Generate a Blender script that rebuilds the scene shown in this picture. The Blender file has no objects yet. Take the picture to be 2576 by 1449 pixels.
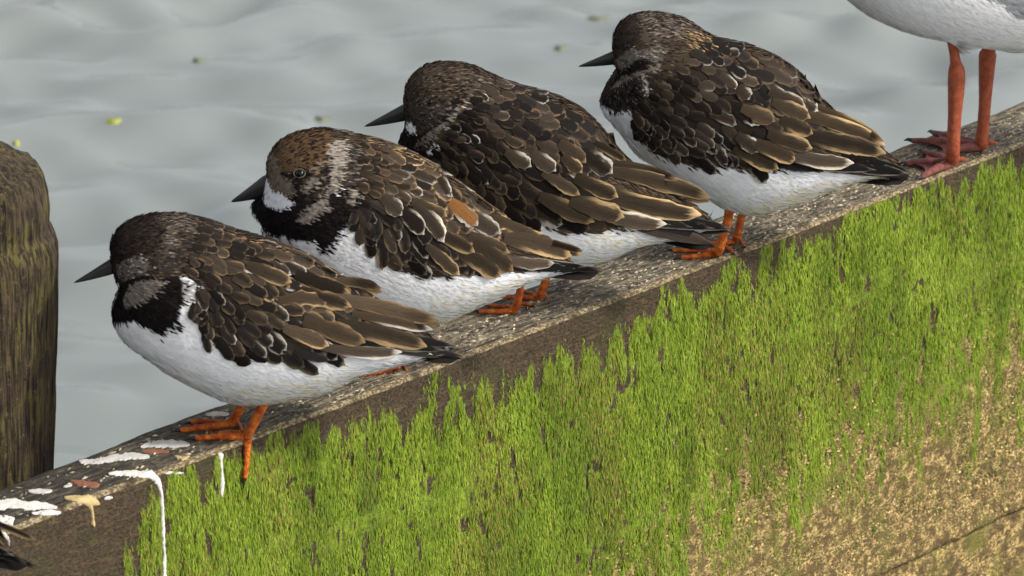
import bpy, bmesh, math, random
import numpy as np
from mathutils import Vector, Matrix
from mathutils.bvhtree import BVHTree

random.seed(7)
rng = np.random.default_rng(7)
scene = bpy.context.scene
C = bpy.context.collection

# ------------------------------------------------------------------ camera, sky, sun, exposure
PITCH = math.radians(20.0)
FPX = 12100.0            # focal length in units of a 2576 px wide frame
CAM = np.array([0.0, 0.0, 0.968])
cam = bpy.data.objects.new('camera', bpy.data.cameras.new('camera'))
C.objects.link(cam)
cam.location = CAM
cam.rotation_euler = (math.pi / 2 - PITCH, 0, 0)
cam.data.sensor_width = 36.0
cam.data.lens = FPX / 2576 * 36.0
cam.data.clip_start = 0.05
cam.data.clip_end = 2000
cam.data.dof.use_dof = True
cam.data.dof.focus_distance = 2.78
cam.data.dof.aperture_fstop = 30.0
scene.camera = cam

SUN_EL, SUN_AZ = math.radians(42), math.radians(112)     # azimuth clockwise from +Y
sun_dir = Vector((math.sin(SUN_AZ) * math.cos(SUN_EL), math.cos(SUN_AZ) * math.cos(SUN_EL), math.sin(SUN_EL)))
world = bpy.data.worlds.new('World')
scene.world = world
world.use_nodes = True
wn = world.node_tree.nodes
wl = world.node_tree.links
sky = wn.new('ShaderNodeTexSky')
sky.sky_type = 'NISHITA'
sky.sun_disc = False
sky.sun_elevation = SUN_EL
sky.sun_rotation = SUN_AZ
sky.air_density = 1.0
sky.dust_density = 4.0
hs = wn.new('ShaderNodeHueSaturation')
hs.inputs['Saturation'].default_value = 0.22            # thin high cloud: a pale grey sky
wl.new(sky.outputs[0], hs.inputs['Color'])
wl.new(hs.outputs[0], wn['Background'].inputs['Color'])
wn['Background'].inputs['Strength'].default_value = 0.15

sl = bpy.data.lights.new('sun', 'SUN')
sl.energy = 2.2
sl.angle = math.radians(4.0)
sl.color = (1.0, 0.93, 0.82)
so = bpy.data.objects.new('sun', sl)
C.objects.link(so)
so.rotation_euler = sun_dir.to_track_quat('Z', 'Y').to_euler()
so.location = sun_dir * 20

scene.view_settings.view_transform = 'Standard'
scene.view_settings.look = 'None'
scene.view_settings.exposure = 0.45
scene.view_settings.gamma = 1.0
scene.view_settings.use_curve_mapping = False

# ------------------------------------------------------------------ measuring helpers
FW = np.array([0, math.cos(PITCH), -math.sin(PITCH)])
UP = np.array([0, math.sin(PITCH), math.cos(PITCH)])
RT = np.array([1.0, 0, 0])
ZM = {0: (0, 0, 0.62891), 1: (240, 800, 1.5416), 2: (880, 460, 1.6278), 3: (1420, 200, 1.6278), 4: (2260, 0, 1.6278),
      5: (3296, 0, 1.9575), 7: (0, 1550, 1.9217), 8: (2280, 300, 1.8575), 9: (660, 1500, 3.2933),
      10: (1360, 1340, 4.2933), 11: (1840, 1050, 5.152), 12: (2620, 780, 4.83), 13: (0, 560, 2.2625)}


def px(k, pts):
    """survey-sheet coordinates (sheet k) -> common sheet of 2576 x 1449"""
    ox, oy, s = ZM[k]
    a = np.asarray(pts, float)
    b = a.copy()
    b[..., 0] = (ox + a[..., 0] / s) * 0.62891
    b[..., 1] = (oy + a[..., 1] / s) * 0.62891
    return b


def pscale(k):
    return 0.62891 / ZM[k][2]


def rays(p):
    p = np.asarray(p, float)
    return FW + RT * ((p[..., 0:1] - 1288) / FPX) - UP * ((p[..., 1:2] - 724.5) / FPX)


def at_y(p, y):
    r = rays(p)
    return CAM + r * ((y - CAM[1]) / r[..., 1:2])


def at_z(p, z):
    r = rays(p)
    return CAM + r * ((z - CAM[2]) / r[..., 2:3])


def project(P):
    d = np.asarray(P, float) - CAM
    dep = d @ FW
    return np.stack([1288 + FPX * (d @ RT) / dep, 724.5 - FPX * (d @ UP) / dep], -1)


def lin(r, g, b):
    f = lambda c: (c / 255 / 12.92) if c / 255 <= 0.04045 else ((c / 255 + 0.055) / 1.055) ** 2.4
    return np.array([f(r), f(g), f(b), 1.0])


def hash3(i, j, k, seed):
    n = (i * 374761393 + j * 668265263 + k * 2147483647 + seed * 1274126177) & 0xffffffff
    n = ((n ^ (n >> 13)) * 1274126177) & 0xffffffff
    n = ((n ^ (n >> 16)) * 2246822519) & 0xffffffff
    return ((n ^ (n >> 15)) & 0xffffff) / 0xffffff


def vnoise(x, y, z=None, seed=0):
    x = np.asarray(x, float); y = np.asarray(y, float)
    z = np.zeros_like(x) if z is None else np.asarray(z, float)
    x, y, z = np.broadcast_arrays(x, y, z)
    i, j, k = np.floor(x).astype(np.int64), np.floor(y).astype(np.int64), np.floor(z).astype(np.int64)
    u, v, w = x - i, y - j, z - k
    u = u * u * (3 - 2 * u); v = v * v * (3 - 2 * v); w = w * w * (3 - 2 * w)
    r = 0
    for a in (0, 1):
        for b in (0, 1):
            for c in (0, 1):
                r = r + hash3(i + a, j + b, k + c, seed) * (u if a else 1 - u) * (v if b else 1 - v) * (w if c else 1 - w)
    return r


def fbm(x, y, z=None, seed=0, o=4):
    t, a, s = 0, 0.5, 0
    for q in range(o):
        f = 2.0 ** q
        t = t + a * vnoise(np.asarray(x) * f, np.asarray(y) * f, None if z is None else np.asarray(z) * f, seed + q)
        s += a
        a *= 0.5
    return t / s


def inpoly(p, poly):
    x, y = p[..., 0], p[..., 1]
    c = np.zeros(x.shape, bool)
    n = len(poly)
    for i in range(n):
        x0, y0 = poly[i]; x1, y1 = poly[(i + 1) % n]
        if y0 == y1:
            continue
        c ^= ((y0 > y) != (y1 > y)) & (x < (x1 - x0) * (y - y0) / (y1 - y0) + x0)
    return c


def pdist(p, poly):
    d = np.full(p.shape[:-1], 1e9)
    n = len(poly)
    for i in range(n):
        a = np.asarray(poly[i], float); b = np.asarray(poly[(i + 1) % n], float)
        ab = b - a
        t = np.clip(((p - a) @ ab) / max(ab @ ab, 1e-12), 0, 1)
        d = np.minimum(d, np.linalg.norm(p - a - t[..., None] * ab, axis=-1))
    return d


def polyline(pts, t):
    pts = np.asarray(pts, float)
    seg = np.linalg.norm(np.diff(pts[:, :2], axis=0), axis=1)
    c = np.concatenate([[0], np.cumsum(seg)]) / seg.sum()
    return np.stack([np.interp(t, c, pts[:, q]) for q in range(pts.shape[1])], -1)


def smooth_poly(pts, n=3):
    """closed Chaikin smoothing"""
    p = np.asarray(pts, float)
    for _ in range(n):
        q = np.roll(p, -1, 0)
        p = np.stack([p * 0.75 + q * 0.25, p * 0.25 + q * 0.75], 1).reshape(-1, 2)
    return p


# ------------------------------------------------------------------ object helpers
def mesh_obj(name, V, F, mat, parent=None, origin=None, smooth=True, colors=None, uv=None):
    me = bpy.data.meshes.new(name)
    V = np.asarray(V, float)
    if origin is not None:
        V = V - np.asarray(origin)
    me.from_pydata(V.tolist() if len(V) < 3000 else [tuple(v) for v in V.tolist()], [], F if isinstance(F, list) else F.tolist())
    for m in (mat if isinstance(mat, (list, tuple)) else [mat]):
        me.materials.append(m)
    if colors:
        for k, arr in colors.items():
            at = me.attributes.new(k, 'FLOAT_COLOR', 'POINT')
            arr = np.asarray(arr, np.float32)
            if arr.ndim == 1:
                arr = np.tile(arr, (len(V), 1))
            at.data.foreach_set('color', arr.ravel())
    if uv is not None:
        l = me.uv_layers.new(name='UVMap')
        vi = np.empty(len(me.loops), np.int32)
        me.loops.foreach_get('vertex_index', vi)
        l.data.foreach_set('uv', np.asarray(uv, np.float32)[vi].ravel())
    if smooth:
        me.polygons.foreach_set('use_smooth', np.ones(len(me.polygons), bool))
    me.update()
    o = bpy.data.objects.new(name, me)
    C.objects.link(o)
    if parent is not None:
        o.parent = parent
    return o


def empty(name, loc, label=None, cat=None, group=None):
    o = bpy.data.objects.new(name, None)
    o.empty_display_size = 0.02
    C.objects.link(o)
    o.location = loc
    if label:
        o['label'] = label
        o['category'] = cat
    if group:
        o['group'] = group
    return o


def grid_faces(nu, nv, wrap=False, off=0):
    F = []
    for i in range(nu - 1):
        for j in range(nv if wrap else nv - 1):
            j2 = (j + 1) % nv
            F.append([off + i * nv + j, off + i * nv + j2, off + (i + 1) * nv + j2, off + (i + 1) * nv + j])
    return F


def tube(P, R, n=10, flat=1.0, cap=True, ring=0.0):
    """swept tube through points P with radii R; returns V, F"""
    P = np.asarray(P, float); R = np.asarray(R, float)
    m = max(len(P) * 5, 8)
    t = np.linspace(0, 1, m)
    Q = polyline(np.column_stack([P, R]), t)
    for _ in range(2):
        Q[1:-1] = (Q[:-2] + 2 * Q[1:-1] + Q[2:]) / 4
    T = np.gradient(Q[:, :3], axis=0)
    T /= np.linalg.norm(T, axis=1)[:, None]
    ref = np.array([0, 1.0, 0])
    if abs(T[0] @ ref) > 0.9:
        ref = np.array([1.0, 0, 0])
    V = []
    for i in range(m):
        a = np.cross(T[i], ref); a /= np.linalg.norm(a)
        b = np.cross(a, T[i])
        rr = Q[i, 3] * (1 + ring * math.sin(i * 2.2))
        for k in range(n):
            an = 2 * math.pi * k / n
            V.append(Q[i, :3] + rr * (math.cos(an) * a + flat * math.sin(an) * b))
    F = grid_faces(m, n, True)
    if cap:
        V.append(Q[0, :3] - T[0] * Q[0, 3] * 0.6); V.append(Q[-1, :3] + T[-1] * Q[-1, 3] * 0.7)
        a0, a1 = len(V) - 2, len(V) - 1
        for k in range(n):
            F.append([a0, (k + 1) % n, k]); F.append([a1, (m - 1) * n + k, (m - 1) * n + (k + 1) % n])
    return np.array(V), F


def joinmesh(parts):
    V, F, M = [], [], []
    off = 0
    for v, f, mi in parts:
        V.append(v)
        F += [[a + off for a in q] for q in f]
        M += [mi] * len(f)
        off += len(v)
    return np.concatenate(V), F, M


# ------------------------------------------------------------------ materials
def new_mat(name, rough=0.8, spec=0.3):
    m = bpy.data.materials.new(name)
    m.use_nodes = True
    b = m.node_tree.nodes['Principled BSDF']
    b.inputs['Roughness'].default_value = rough
    b.inputs['Specular IOR Level'].default_value = spec
    return m, m.node_tree.nodes, m.node_tree.links, b


def N(nodes, t, **k):
    n = nodes.new(t)
    for a, v in k.items():
        if a.startswith('i_'):
            n.inputs[a[2:].replace('_', ' ')].default_value = v
        else:
            setattr(n, a, v)
    return n


def math_node(nd, lk, op, a, b=None, clamp=False):
    n = nd.new('ShaderNodeMath'); n.operation = op; n.use_clamp = clamp
    for i, v in enumerate((a, b)):
        if v is None:
            continue
        if isinstance(v, (int, float)):
            n.inputs[i].default_value = v
        else:
            lk.new(v, n.inputs[i])
    return n.outputs[0]


def sstep(nd, lk, v, a, b):
    n = nd.new('ShaderNodeMapRange'); n.interpolation_type = 'SMOOTHSTEP'
    n.inputs['From Min'].default_value = a; n.inputs['From Max'].default_value = b
    lk.new(v, n.inputs['Value'])
    return n.outputs[0]


def mixc(nd, lk, f, a, b, mode='MIX'):
    n = nd.new('ShaderNodeMix'); n.data_type = 'RGBA'; n.blend_type = mode
    for v, s in ((f, n.inputs[0]), (a, n.inputs[6]), (b, n.inputs[7])):
        if isinstance(v, (int, float)):
            s.default_value = v
        elif isinstance(v, (tuple, list, np.ndarray)):
            s.default_value = tuple(v)
        else:
            lk.new(v, s)
    return n.outputs[2]


def noise(nd, lk, scale, detail=4, vec=None, rough=0.55, sc=None):
    n = nd.new('ShaderNodeTexNoise')
    n.inputs['Scale'].default_value = scale; n.inputs['Detail'].default_value = detail
    n.inputs['Roughness'].default_value = rough
    if vec is not None:
        if sc is not None:
            mp = nd.new('ShaderNodeMapping'); mp.inputs['Scale'].default_value = sc
            lk.new(vec, mp.inputs['Vector']); vec = mp.outputs[0]
        lk.new(vec, n.inputs['Vector'])
    return n.outputs['Fac']


def bump(nd, lk, b, h, dist, strength=1.0):
    n = nd.new('ShaderNodeBump'); n.inputs['Distance'].default_value = dist
    n.inputs['Strength'].default_value = strength
    lk.new(h, n.inputs['Height']); lk.new(n.outputs[0], b.inputs['Normal'])


def mat_feather():
    m, nd, lk, b = new_mat('feather_vane', 0.7, 0.08)
    uv = nd.new('ShaderNodeUVMap'); uv.uv_map = 'UVMap'
    sp = nd.new('ShaderNodeSeparateXYZ'); lk.new(uv.outputs[0], sp.inputs[0])
    u, v = sp.outputs[0], sp.outputs[1]
    oi = nd.new('ShaderNodeObjectInfo')
    vo = nd.new('ShaderNodeVectorMath'); vo.operation = 'ADD'
    cb = nd.new('ShaderNodeCombineXYZ')
    lk.new(math_node(nd, lk, 'MULTIPLY', oi.outputs['Random'], 37.0), cb.inputs[2])
    lk.new(uv.outputs[0], vo.inputs[0]); lk.new(cb.outputs[0], vo.inputs[1])
    nz = noise(nd, lk, 1.0, 3, vo.outputs[0], 0.6, (5, 9, 1))
    av = math_node(nd, lk, 'ABSOLUTE', math_node(nd, lk, 'MULTIPLY_ADD', v, 2.0)); av.node.inputs[2].default_value = 0
    # |2v-1|
    c = math_node(nd, lk, 'SUBTRACT', math_node(nd, lk, 'MULTIPLY', v, 2.0), math_node(nd, lk, 'MULTIPLY_ADD', oi.outputs['Random'], 0.5))
    c.node.inputs[1].links[0].from_node.inputs[2].default_value = 0.75
    av = math_node(nd, lk, 'ABSOLUTE', c)
    j = math_node(nd, lk, 'MULTIPLY', math_node(nd, lk, 'SUBTRACT', nz, 0.5), 0.55)
    m1 = sstep(nd, lk, math_node(nd, lk, 'ADD', av, math_node(nd, lk, 'MULTIPLY', j, 1.3)), 0.70, 1.02)
    m1 = math_node(nd, lk, 'MULTIPLY', m1, sstep(nd, lk, u, 0.2, 0.6))
    m2 = sstep(nd, lk, math_node(nd, lk, 'ADD', u, math_node(nd, lk, 'MULTIPLY', j, 0.35)), 0.86, 0.99)
    mk = math_node(nd, lk, 'MAXIMUM', m1, m2)
    ca = nd.new('ShaderNodeAttribute'); ca.attribute_name = 'cen'
    fa = nd.new('ShaderNodeAttribute'); fa.attribute_name = 'fri'
    soft = sstep(nd, lk, math_node(nd, lk, 'ADD', math_node(nd, lk, 'MULTIPLY', av, sstep(nd, lk, u, -0.3, 0.8)), math_node(nd, lk, 'MULTIPLY', j, 1.5)), 0.18, 0.95)
    ma = nd.new('ShaderNodeAttribute'); ma.attribute_name = 'mid'
    col = mixc(nd, lk, soft, ca.outputs['Color'], ma.outputs['Color'])
    col = mixc(nd, lk, math_node(nd, lk, 'MULTIPLY', mk, 0.85), col, fa.outputs['Color'])
    # barbs: fine oblique streaks
    wv = nd.new('ShaderNodeTexNoise'); wv.inputs['Scale'].default_value = 1.0; wv.inputs['Detail'].default_value = 2
    cc = nd.new('ShaderNodeCombineXYZ')
    lk.new(math_node(nd, lk, 'MULTIPLY', math_node(nd, lk, 'SUBTRACT', u, math_node(nd, lk, 'MULTIPLY', av, 0.25)), 40.0), cc.inputs[0])
    lk.new(math_node(nd, lk, 'MULTIPLY', v, 3.0), cc.inputs[1])
    lk.new(cc.outputs[0], wv.inputs['Vector'])
    mul = math_node(nd, lk, 'MULTIPLY_ADD', wv.outputs['Fac'], 0.9); mul.node.inputs[2].default_value = 0.55
    shaft = math_node(nd, lk, 'SUBTRACT', 1.0, math_node(nd, lk, 'MULTIPLY', sstep(nd, lk, math_node(nd, lk, 'SUBTRACT', 0.09, av), 0.0, 0.05), 0.2))
    mul = math_node(nd, lk, 'MULTIPLY', mul, shaft)
    gr = nd.new('ShaderNodeCombineColor')
    for i in range(3):
        lk.new(mul, gr.inputs[i])
    col = mixc(nd, lk, 1.0, col, gr.outputs[0], 'MULTIPLY')
    lk.new(col, b.inputs['Base Color'])
    bump(nd, lk, b, wv.outputs['Fac'], 0.0003, 0.5)
    return m


def mat_attr(name, rough, spec, nscale=900, amp=0.5, bd=0.0):
    m, nd, lk, b = new_mat(name, rough, spec)
    a = nd.new('ShaderNodeAttribute'); a.attribute_name = 'Col'
    tc = nd.new('ShaderNodeTexCoord')
    nz = noise(nd, lk, nscale, 2, tc.outputs['Object'])
    mul = math_node(nd, lk, 'MULTIPLY_ADD', nz, amp); mul.node.inputs[2].default_value = 1 - amp / 2
    gr = nd.new('ShaderNodeCombineColor')
    for i in range(3):
        lk.new(mul, gr.inputs[i])
    lk.new(mixc(nd, lk, 1.0, a.outputs['Color'], gr.outputs[0], 'MULTIPLY'), b.inputs['Base Color'])
    if bd:
        bump(nd, lk, b, nz, bd, 0.6)
    return m


def mat_leg(name, c0, c1):
    m, nd, lk, b = new_mat(name, 0.48, 0.4)
    tc = nd.new('ShaderNodeTexCoord')
    nz = noise(nd, lk, 260, 3, tc.outputs['Object'])
    fine = noise(nd, lk, 1300, 2, tc.outputs['Object'])
    lk.new(mixc(nd, lk, sstep(nd, lk, nz, 0.35, 0.7), c0, c1), b.inputs['Base Color'])
    bump(nd, lk, b, fine, 0.0012, 0.9)
    return m


def mat_flat(name, col, rough=0.5, spec=0.4, var=0.25, scale=500, bd=0.0003):
    m, nd, lk, b = new_mat(name, rough, spec)
    tc = nd.new('ShaderNodeTexCoord')
    nz = noise(nd, lk, scale, 4, tc.outputs['Object'])
    c0 = np.array(col) * (1 - var); c1 = np.array(col) * (1 + var)
    c0[3] = c1[3] = 1
    lk.new(mixc(nd, lk, nz, c0, np.minimum(c1, 1)), b.inputs['Base Color'])
    bump(nd, lk, b, nz, bd, 0.6)
    return m


def mat_plank(name, bias=0.0):
    m, nd, lk, b = new_mat(name, 0.75, 0.3)
    tc = nd.new('ShaderNodeTexCoord'); o = tc.outputs['Object']
    a = nd.new('ShaderNodeAttribute'); a.attribute_name = 'mask'      # r: algae, g: pale wood, b: top surface
    sp = nd.new('ShaderNodeSeparateColor'); lk.new(a.outputs['Color'], sp.inputs[0])
    alg, pale, top = sp.outputs[0], sp.outputs[1], sp.outputs[2]
    n_fib = noise(nd, lk, 1.0, 5, o, 0.65, (70, 420, 420))          # grain along the plank
    n_fin = noise(nd, lk, 1.0, 4, o, 0.7, (420, 600, 600))
    n_big = noise(nd, lk, 18, 4, o)
    n_mid = noise(nd, lk, 130, 4, o, 0.6)
    # front face: dark brown wood to tan crust
    brown = mixc(nd, lk, sstep(nd, lk, n_fin, 0.3, 0.75), lin(38, 31, 23), lin(88, 71, 50))
    brown = mixc(nd, lk, sstep(nd, lk, n_fib, 0.55, 0.75), brown, lin(104, 86, 58))
    brown = mixc(nd, lk, math_node(nd, lk, 'MULTIPLY', sstep(nd, lk, n_big, 0.5, 0.68), 0.5), brown, lin(58, 62, 26))
    tan = mixc(nd, lk, sstep(nd, lk, n_mid, 0.40, 0.60), lin(98, 78, 48), lin(200, 172, 112))
    tan = mixc(nd, lk, sstep(nd, lk, n_fin, 0.62, 0.40), tan, lin(92, 76, 44))
    tan = mixc(nd, lk, sstep(nd, lk, n_big, 0.50, 0.72), tan, lin(104, 100, 44))
    pm = sstep(nd, lk, math_node(nd, lk, 'ADD', pale, math_node(nd, lk, 'MULTIPLY', math_node(nd, lk, 'SUBTRACT', n_mid, 0.5), 0.9)), 0.3, 0.6)
    face = mixc(nd, lk, pm, brown, tan)
    n_str = noise(nd, lk, 1.0, 4, o, 0.65, (520, 520, 110))
    green = mixc(nd, lk, sstep(nd, lk, n_str, 0.3, 0.7), lin(72, 86, 20), lin(124, 144, 30))
    gm = sstep(nd, lk, math_node(nd, lk, 'ADD', alg, math_node(nd, lk, 'MULTIPLY', math_node(nd, lk, 'SUBTRACT', n_str, 0.5), 1.2)), 0.16, 0.5)
    face = mixc(nd, lk, gm, face, green)
    # weathered top: grey fibres, pale flecks, dark stains
    topc = mixc(nd, lk, sstep(nd, lk, n_fib, 0.36, 0.64), lin(58, 52, 43), lin(138, 126, 104))
    topc = mixc(nd, lk, sstep(nd, lk, noise(nd, lk, 1.0, 4, o, 0.7, (240, 380, 380)), 0.57, 0.68), topc, lin(205, 196, 172))
    topc = mixc(nd, lk, sstep(nd, lk, noise(nd, lk, 1.0, 4, o, 0.7, (150, 330, 330)), 0.52, 0.64), topc, lin(44, 39, 33))
    sx = nd.new('ShaderNodeSeparateXYZ'); lk.new(o, sx.inputs[0])
    wet = sstep(nd, lk, math_node(nd, lk, 'ADD', sx.outputs[0], math_node(nd, lk, 'MULTIPLY', n_big, 0.10)), 0.30, 0.12)
    topd = mixc(nd, lk, sstep(nd, lk, n_fib, 0.45, 0.75), lin(30, 28, 25), lin(84, 78, 68))
    topd = mixc(nd, lk, sstep(nd, lk, n_fin, 0.66, 0.76), topd, lin(176, 168, 150))
    topc = mixc(nd, lk, math_node(nd, lk, 'MULTIPLY', wet, 0.85), topc, topd)
    col = mixc(nd, lk, sstep(nd, lk, top, 0.6, 0.95), face, topc)
    ar = math_node(nd, lk, 'MULTIPLY', sstep(nd, lk, top, 0.25, 0.5), sstep(nd, lk, top, 0.9, 0.6))
    arc = mixc(nd, lk, sstep(nd, lk, n_fin, 0.42, 0.66), lin(92, 79, 58), lin(176, 160, 126))
    col = mixc(nd, lk, math_node(nd, lk, 'MULTIPLY', ar, sstep(nd, lk, noise(nd, lk, 60, 3, o), 0.30, 0.50)), col, arc)
    lk.new(col, b.inputs['Base Color'])
    h = math_node(nd, lk, 'ADD', math_node(nd, lk, 'MULTIPLY', n_fib, 0.7), n_fin)
    bump(nd, lk, b, h, 0.0022, 0.8)
    return m


def mat_post():
    m, nd, lk, b = new_mat('post_wood', 0.8, 0.25)
    tc = nd.new('ShaderNodeTexCoord'); o = tc.outputs['Object']
    f = noise(nd, lk, 1.0, 6, o, 0.7, (430, 430, 30))
    g = noise(nd, lk, 190, 6, o, 0.7)
    bg = noise(nd, lk, 28, 3, o)
    col = mixc(nd, lk, sstep(nd, lk, f, 0.35, 0.65), lin(26, 22, 17), lin(84, 71, 53))
    col = mixc(nd, lk, sstep(nd, lk, g, 0.58, 0.74), col, lin(122, 110, 88))
    gr = math_node(nd, lk, 'MULTIPLY', sstep(nd, lk, bg, 0.42, 0.62), sstep(nd, lk, f, 0.45, 0.62))
    col = mixc(nd, lk, math_node(nd, lk, 'MULTIPLY', gr, 0.7), col, lin(108, 102, 48))
    col = mixc(nd, lk, sstep(nd, lk, g, 0.42, 0.30), col, lin(20, 18, 15))
    lk.new(col, b.inputs['Base Color'])
    bump(nd, lk, b, math_node(nd, lk, 'ADD', f, math_node(nd, lk, 'MULTIPLY', g, 0.6)), 0.004, 0.8)
    return m


def mat_water():
    m, nd, lk, b = new_mat('sea_water', 0.10, 0.5)
    b.inputs['IOR'].default_value = 1.333
    tc = nd.new('ShaderNodeTexCoord')
    nz = noise(nd, lk, 2.2, 3, tc.outputs['Object'], 0.5, (1, 1.6, 1))
    lk.new(mixc(nd, lk, nz, lin(108, 116, 116), lin(134, 139, 138)), b.inputs['Base Color'])
    n2 = noise(nd, lk, 9, 2, tc.outputs['Object'], 0.5, (1, 1.5, 1))
    bump(nd, lk, b, n2, 0.012, 0.3)
    return m


M_FEATHER = mat_feather()
M_PLUM = mat_attr('plumage', 0.9, 0.06, 700, 0.3)
M_BODY = mat_attr('body_down', 0.9, 0.06, 500, 0.2, 0.0003)
M_ORANGE = mat_leg('orange_leg_skin', lin(160, 62, 6), lin(216, 116, 12))
M_REDLEG = mat_leg('red_leg_skin', lin(142, 62, 34), lin(172, 84, 48))
M_WEB = mat_leg('dull_red_web', lin(104, 54, 48), lin(134, 74, 64))
M_CLAW = mat_flat('dark_claw', lin(38, 34, 32), 0.4)
M_BILL = mat_flat('black_bill_horn', lin(46, 43, 43), 0.38, 0.45, 0.25, 300)
M_EYE = mat_flat('dark_eye', lin(9, 7, 6), 0.15, 0.3, 0.1, 100, 0.0)
M_LID = mat_flat('pale_eyelid', lin(112, 102, 90), 0.8)
M_PLANK = mat_plank('groyne_wood')
M_POST = mat_post()
M_WATER = mat_water()
M_ALGAE = mat_attr('green_algae', 0.55, 0.35, 900, 0.5)
M_WHITE = mat_flat('dried_white_dropping', lin(206, 203, 196), 0.9, 0.1, 0.32, 330, 0.0008)
M_GREYW = mat_flat('thin_white_dropping', lin(186, 184, 180), 0.85, 0.2, 0.28, 700, 0.0008)
M_TAN = mat_flat('tan_dropping', lin(178, 158, 112), 0.7, 0.25, 0.3, 350, 0.0008)
M_CHIP = mat_flat('reddish_flake', lin(128, 84, 64), 0.7, 0.3, 0.3, 400, 0.0006)
M_WEED = mat_flat('floating_weed', lin(150, 156, 70), 0.6, 0.3, 0.3, 60, 0.0006)
M_WEEDD = mat_flat('dark_floating_weed', lin(104, 110, 92), 0.6, 0.3, 0.3, 60, 0.0006)

# ------------------------------------------------------------------ water
WATER_Z = -0.75


def lines(a, b, step, far0, far1):
    v = list(np.arange(a, b + 1e-6, step))
    d, x = step, b
    while x < far1:
        d *= 1.25; x += d; v.append(x)
    d, x = step, a
    while x > far0:
        d *= 1.25; x -= d; v.insert(0, x)
    return np.array(v)


wx = lines(-0.95, 0.95, 0.013, -300, 300)
wy = lines(3.2, 6.8, 0.010, -60, 700)
X, Y = np.meshgrid(wx, wy, indexing='ij')
Zw = np.zeros_like(X)
wr = np.random.default_rng(3)
for q in range(70):
    lam = math.exp(wr.uniform(math.log(0.075), math.log(0.34)))
    an = math.radians(90 + wr.normal(6, 30))
    kx, ky = math.cos(an) * 2 * math.pi / lam, math.sin(an) * 2 * math.pi / lam
    ph = wr.uniform(0, 6.28)
    Zw += lam * 0.0080 * np.sin(kx * X + ky * Y + ph + 1.4 * (fbm(X * 1.9 + q, Y * 2.3, seed=70 + q % 7, o=1) - 0.5) * 4)
fade = np.clip(1.7 - np.hypot(X, Y - 5) / 2.4, 0, 1)
Zw = Zw * fade * (0.5 + 0.9 * fbm(X * 1.4, Y * 2.2, seed=5, o=2)) + WATER_Z
Vw = np.stack([X, Y, Zw], -1).reshape(-1, 3)
nu, nv = len(wx), len(wy)
ii = (np.arange(nu - 1)[:, None] * nv + np.arange(nv - 1)[None]).ravel()
Fw = np.stack([ii, ii + nv, ii + nv + 1, ii + 1], -1)
water = mesh_obj('water', Vw, Fw, M_WATER)
water['kind'] = 'structure'

# ------------------------------------------------------------------ the groyne: two planks on edge
A0 = np.array([-0.26433, 2.29024, 0.0])
B0 = np.array([0.32845, 2.93133, 0.0])
BD = (B0 - A0) / np.linalg.norm(B0 - A0)
BN = np.array([-BD[1], BD[0], 0.0])            # towards the water
BANG = math.atan2(BD[1], BD[0])
groyne = empty('groyne', A0 + np.array([0, 0, -0.62]), 'weathered timber groyne with a bare top edge and green algae on its face', 'groyne')
groyne.rotation_euler = (0, 0, BANG)
GO = np.array([0, 0, 0.62])                    # local z of the top edge


def to_local(P):
    d = np.asarray(P) - A0
    return np.stack([d @ BD, d @ BN, d[..., 2]], -1)


def to_world(L):
    L = np.asarray(L)
    return A0 + L[..., 0:1] * BD + L[..., 1:2] * BN + L[..., 2:3] * np.array([0, 0, 1.0])


# soft area maps in the survey sheet (2576 units)
ALG_TOP = np.array([(-900, 1800), (300, 1420), (325, 1300), (400, 1265), (430, 1205), (560, 1150), (640, 1130), (760, 1098), (830, 1085), (930, 1010), (1010, 1050),
                    (1120, 985), (1250, 955), (1330, 945), (1400, 890), (1480, 880), (1560, 800), (1650, 790), (1710, 705), (1760, 720), (1830, 690),
                    (1900, 660), (2000, 600), (2100, 560), (2180, 500), (2290, 470), (2400, 440), (2576, 375), (4200, -300)], float)
BARE = np.array([(1480, 1560), (1600, 1450), (1700, 1310), (1810, 1190), (1970, 1140), (2130, 1045), (2280, 985), (2420, 900), (2500, 790), (2580, 690), (2680, 600),
                 (4000, 160), (4000, 4000), (1300, 4000)], float)


def algae_amount(P):
    """P world points on the front face -> 0..1 cover"""
    p = project(P)
    L = to_local(P)
    n1 = fbm(L[..., 0] * 160, L[..., 2] * 26, seed=11, o=3) - 0.5
    n2 = fbm(L[..., 0] * 45, L[..., 2] * 14, seed=17, o=3) - 0.5
    ytop = np.interp(p[..., 0], ALG_TOP[:, 0], ALG_TOP[:, 1])
    up = np.clip((p[..., 1] - ytop + 22 + n1 * 210) / 105, 0, 1)
    q = p + np.stack([n2 * 380, n1 * 200], -1)
    d = pdist(q, BARE) * np.where(inpoly(q, BARE), -1, 1)
    d = d + (fbm(L[..., 0] * 150, L[..., 2] * 20, seed=23, o=3) - 0.5) * 520
    low = np.clip((d + 260) / 420, 0, 1)
    left = np.clip((p[..., 0] - 330 + n1 * 420 + n2 * 160) / 150, 0, 1)
    hole = np.clip((fbm(L[..., 0] * 260, L[..., 2] * 90, seed=19, o=2) - 0.24) * 8, 0, 1)
    return up * low * left * hole * np.clip(0.62 + n1 * 1.7 + 0.5 * low, 0.05, 1)


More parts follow.
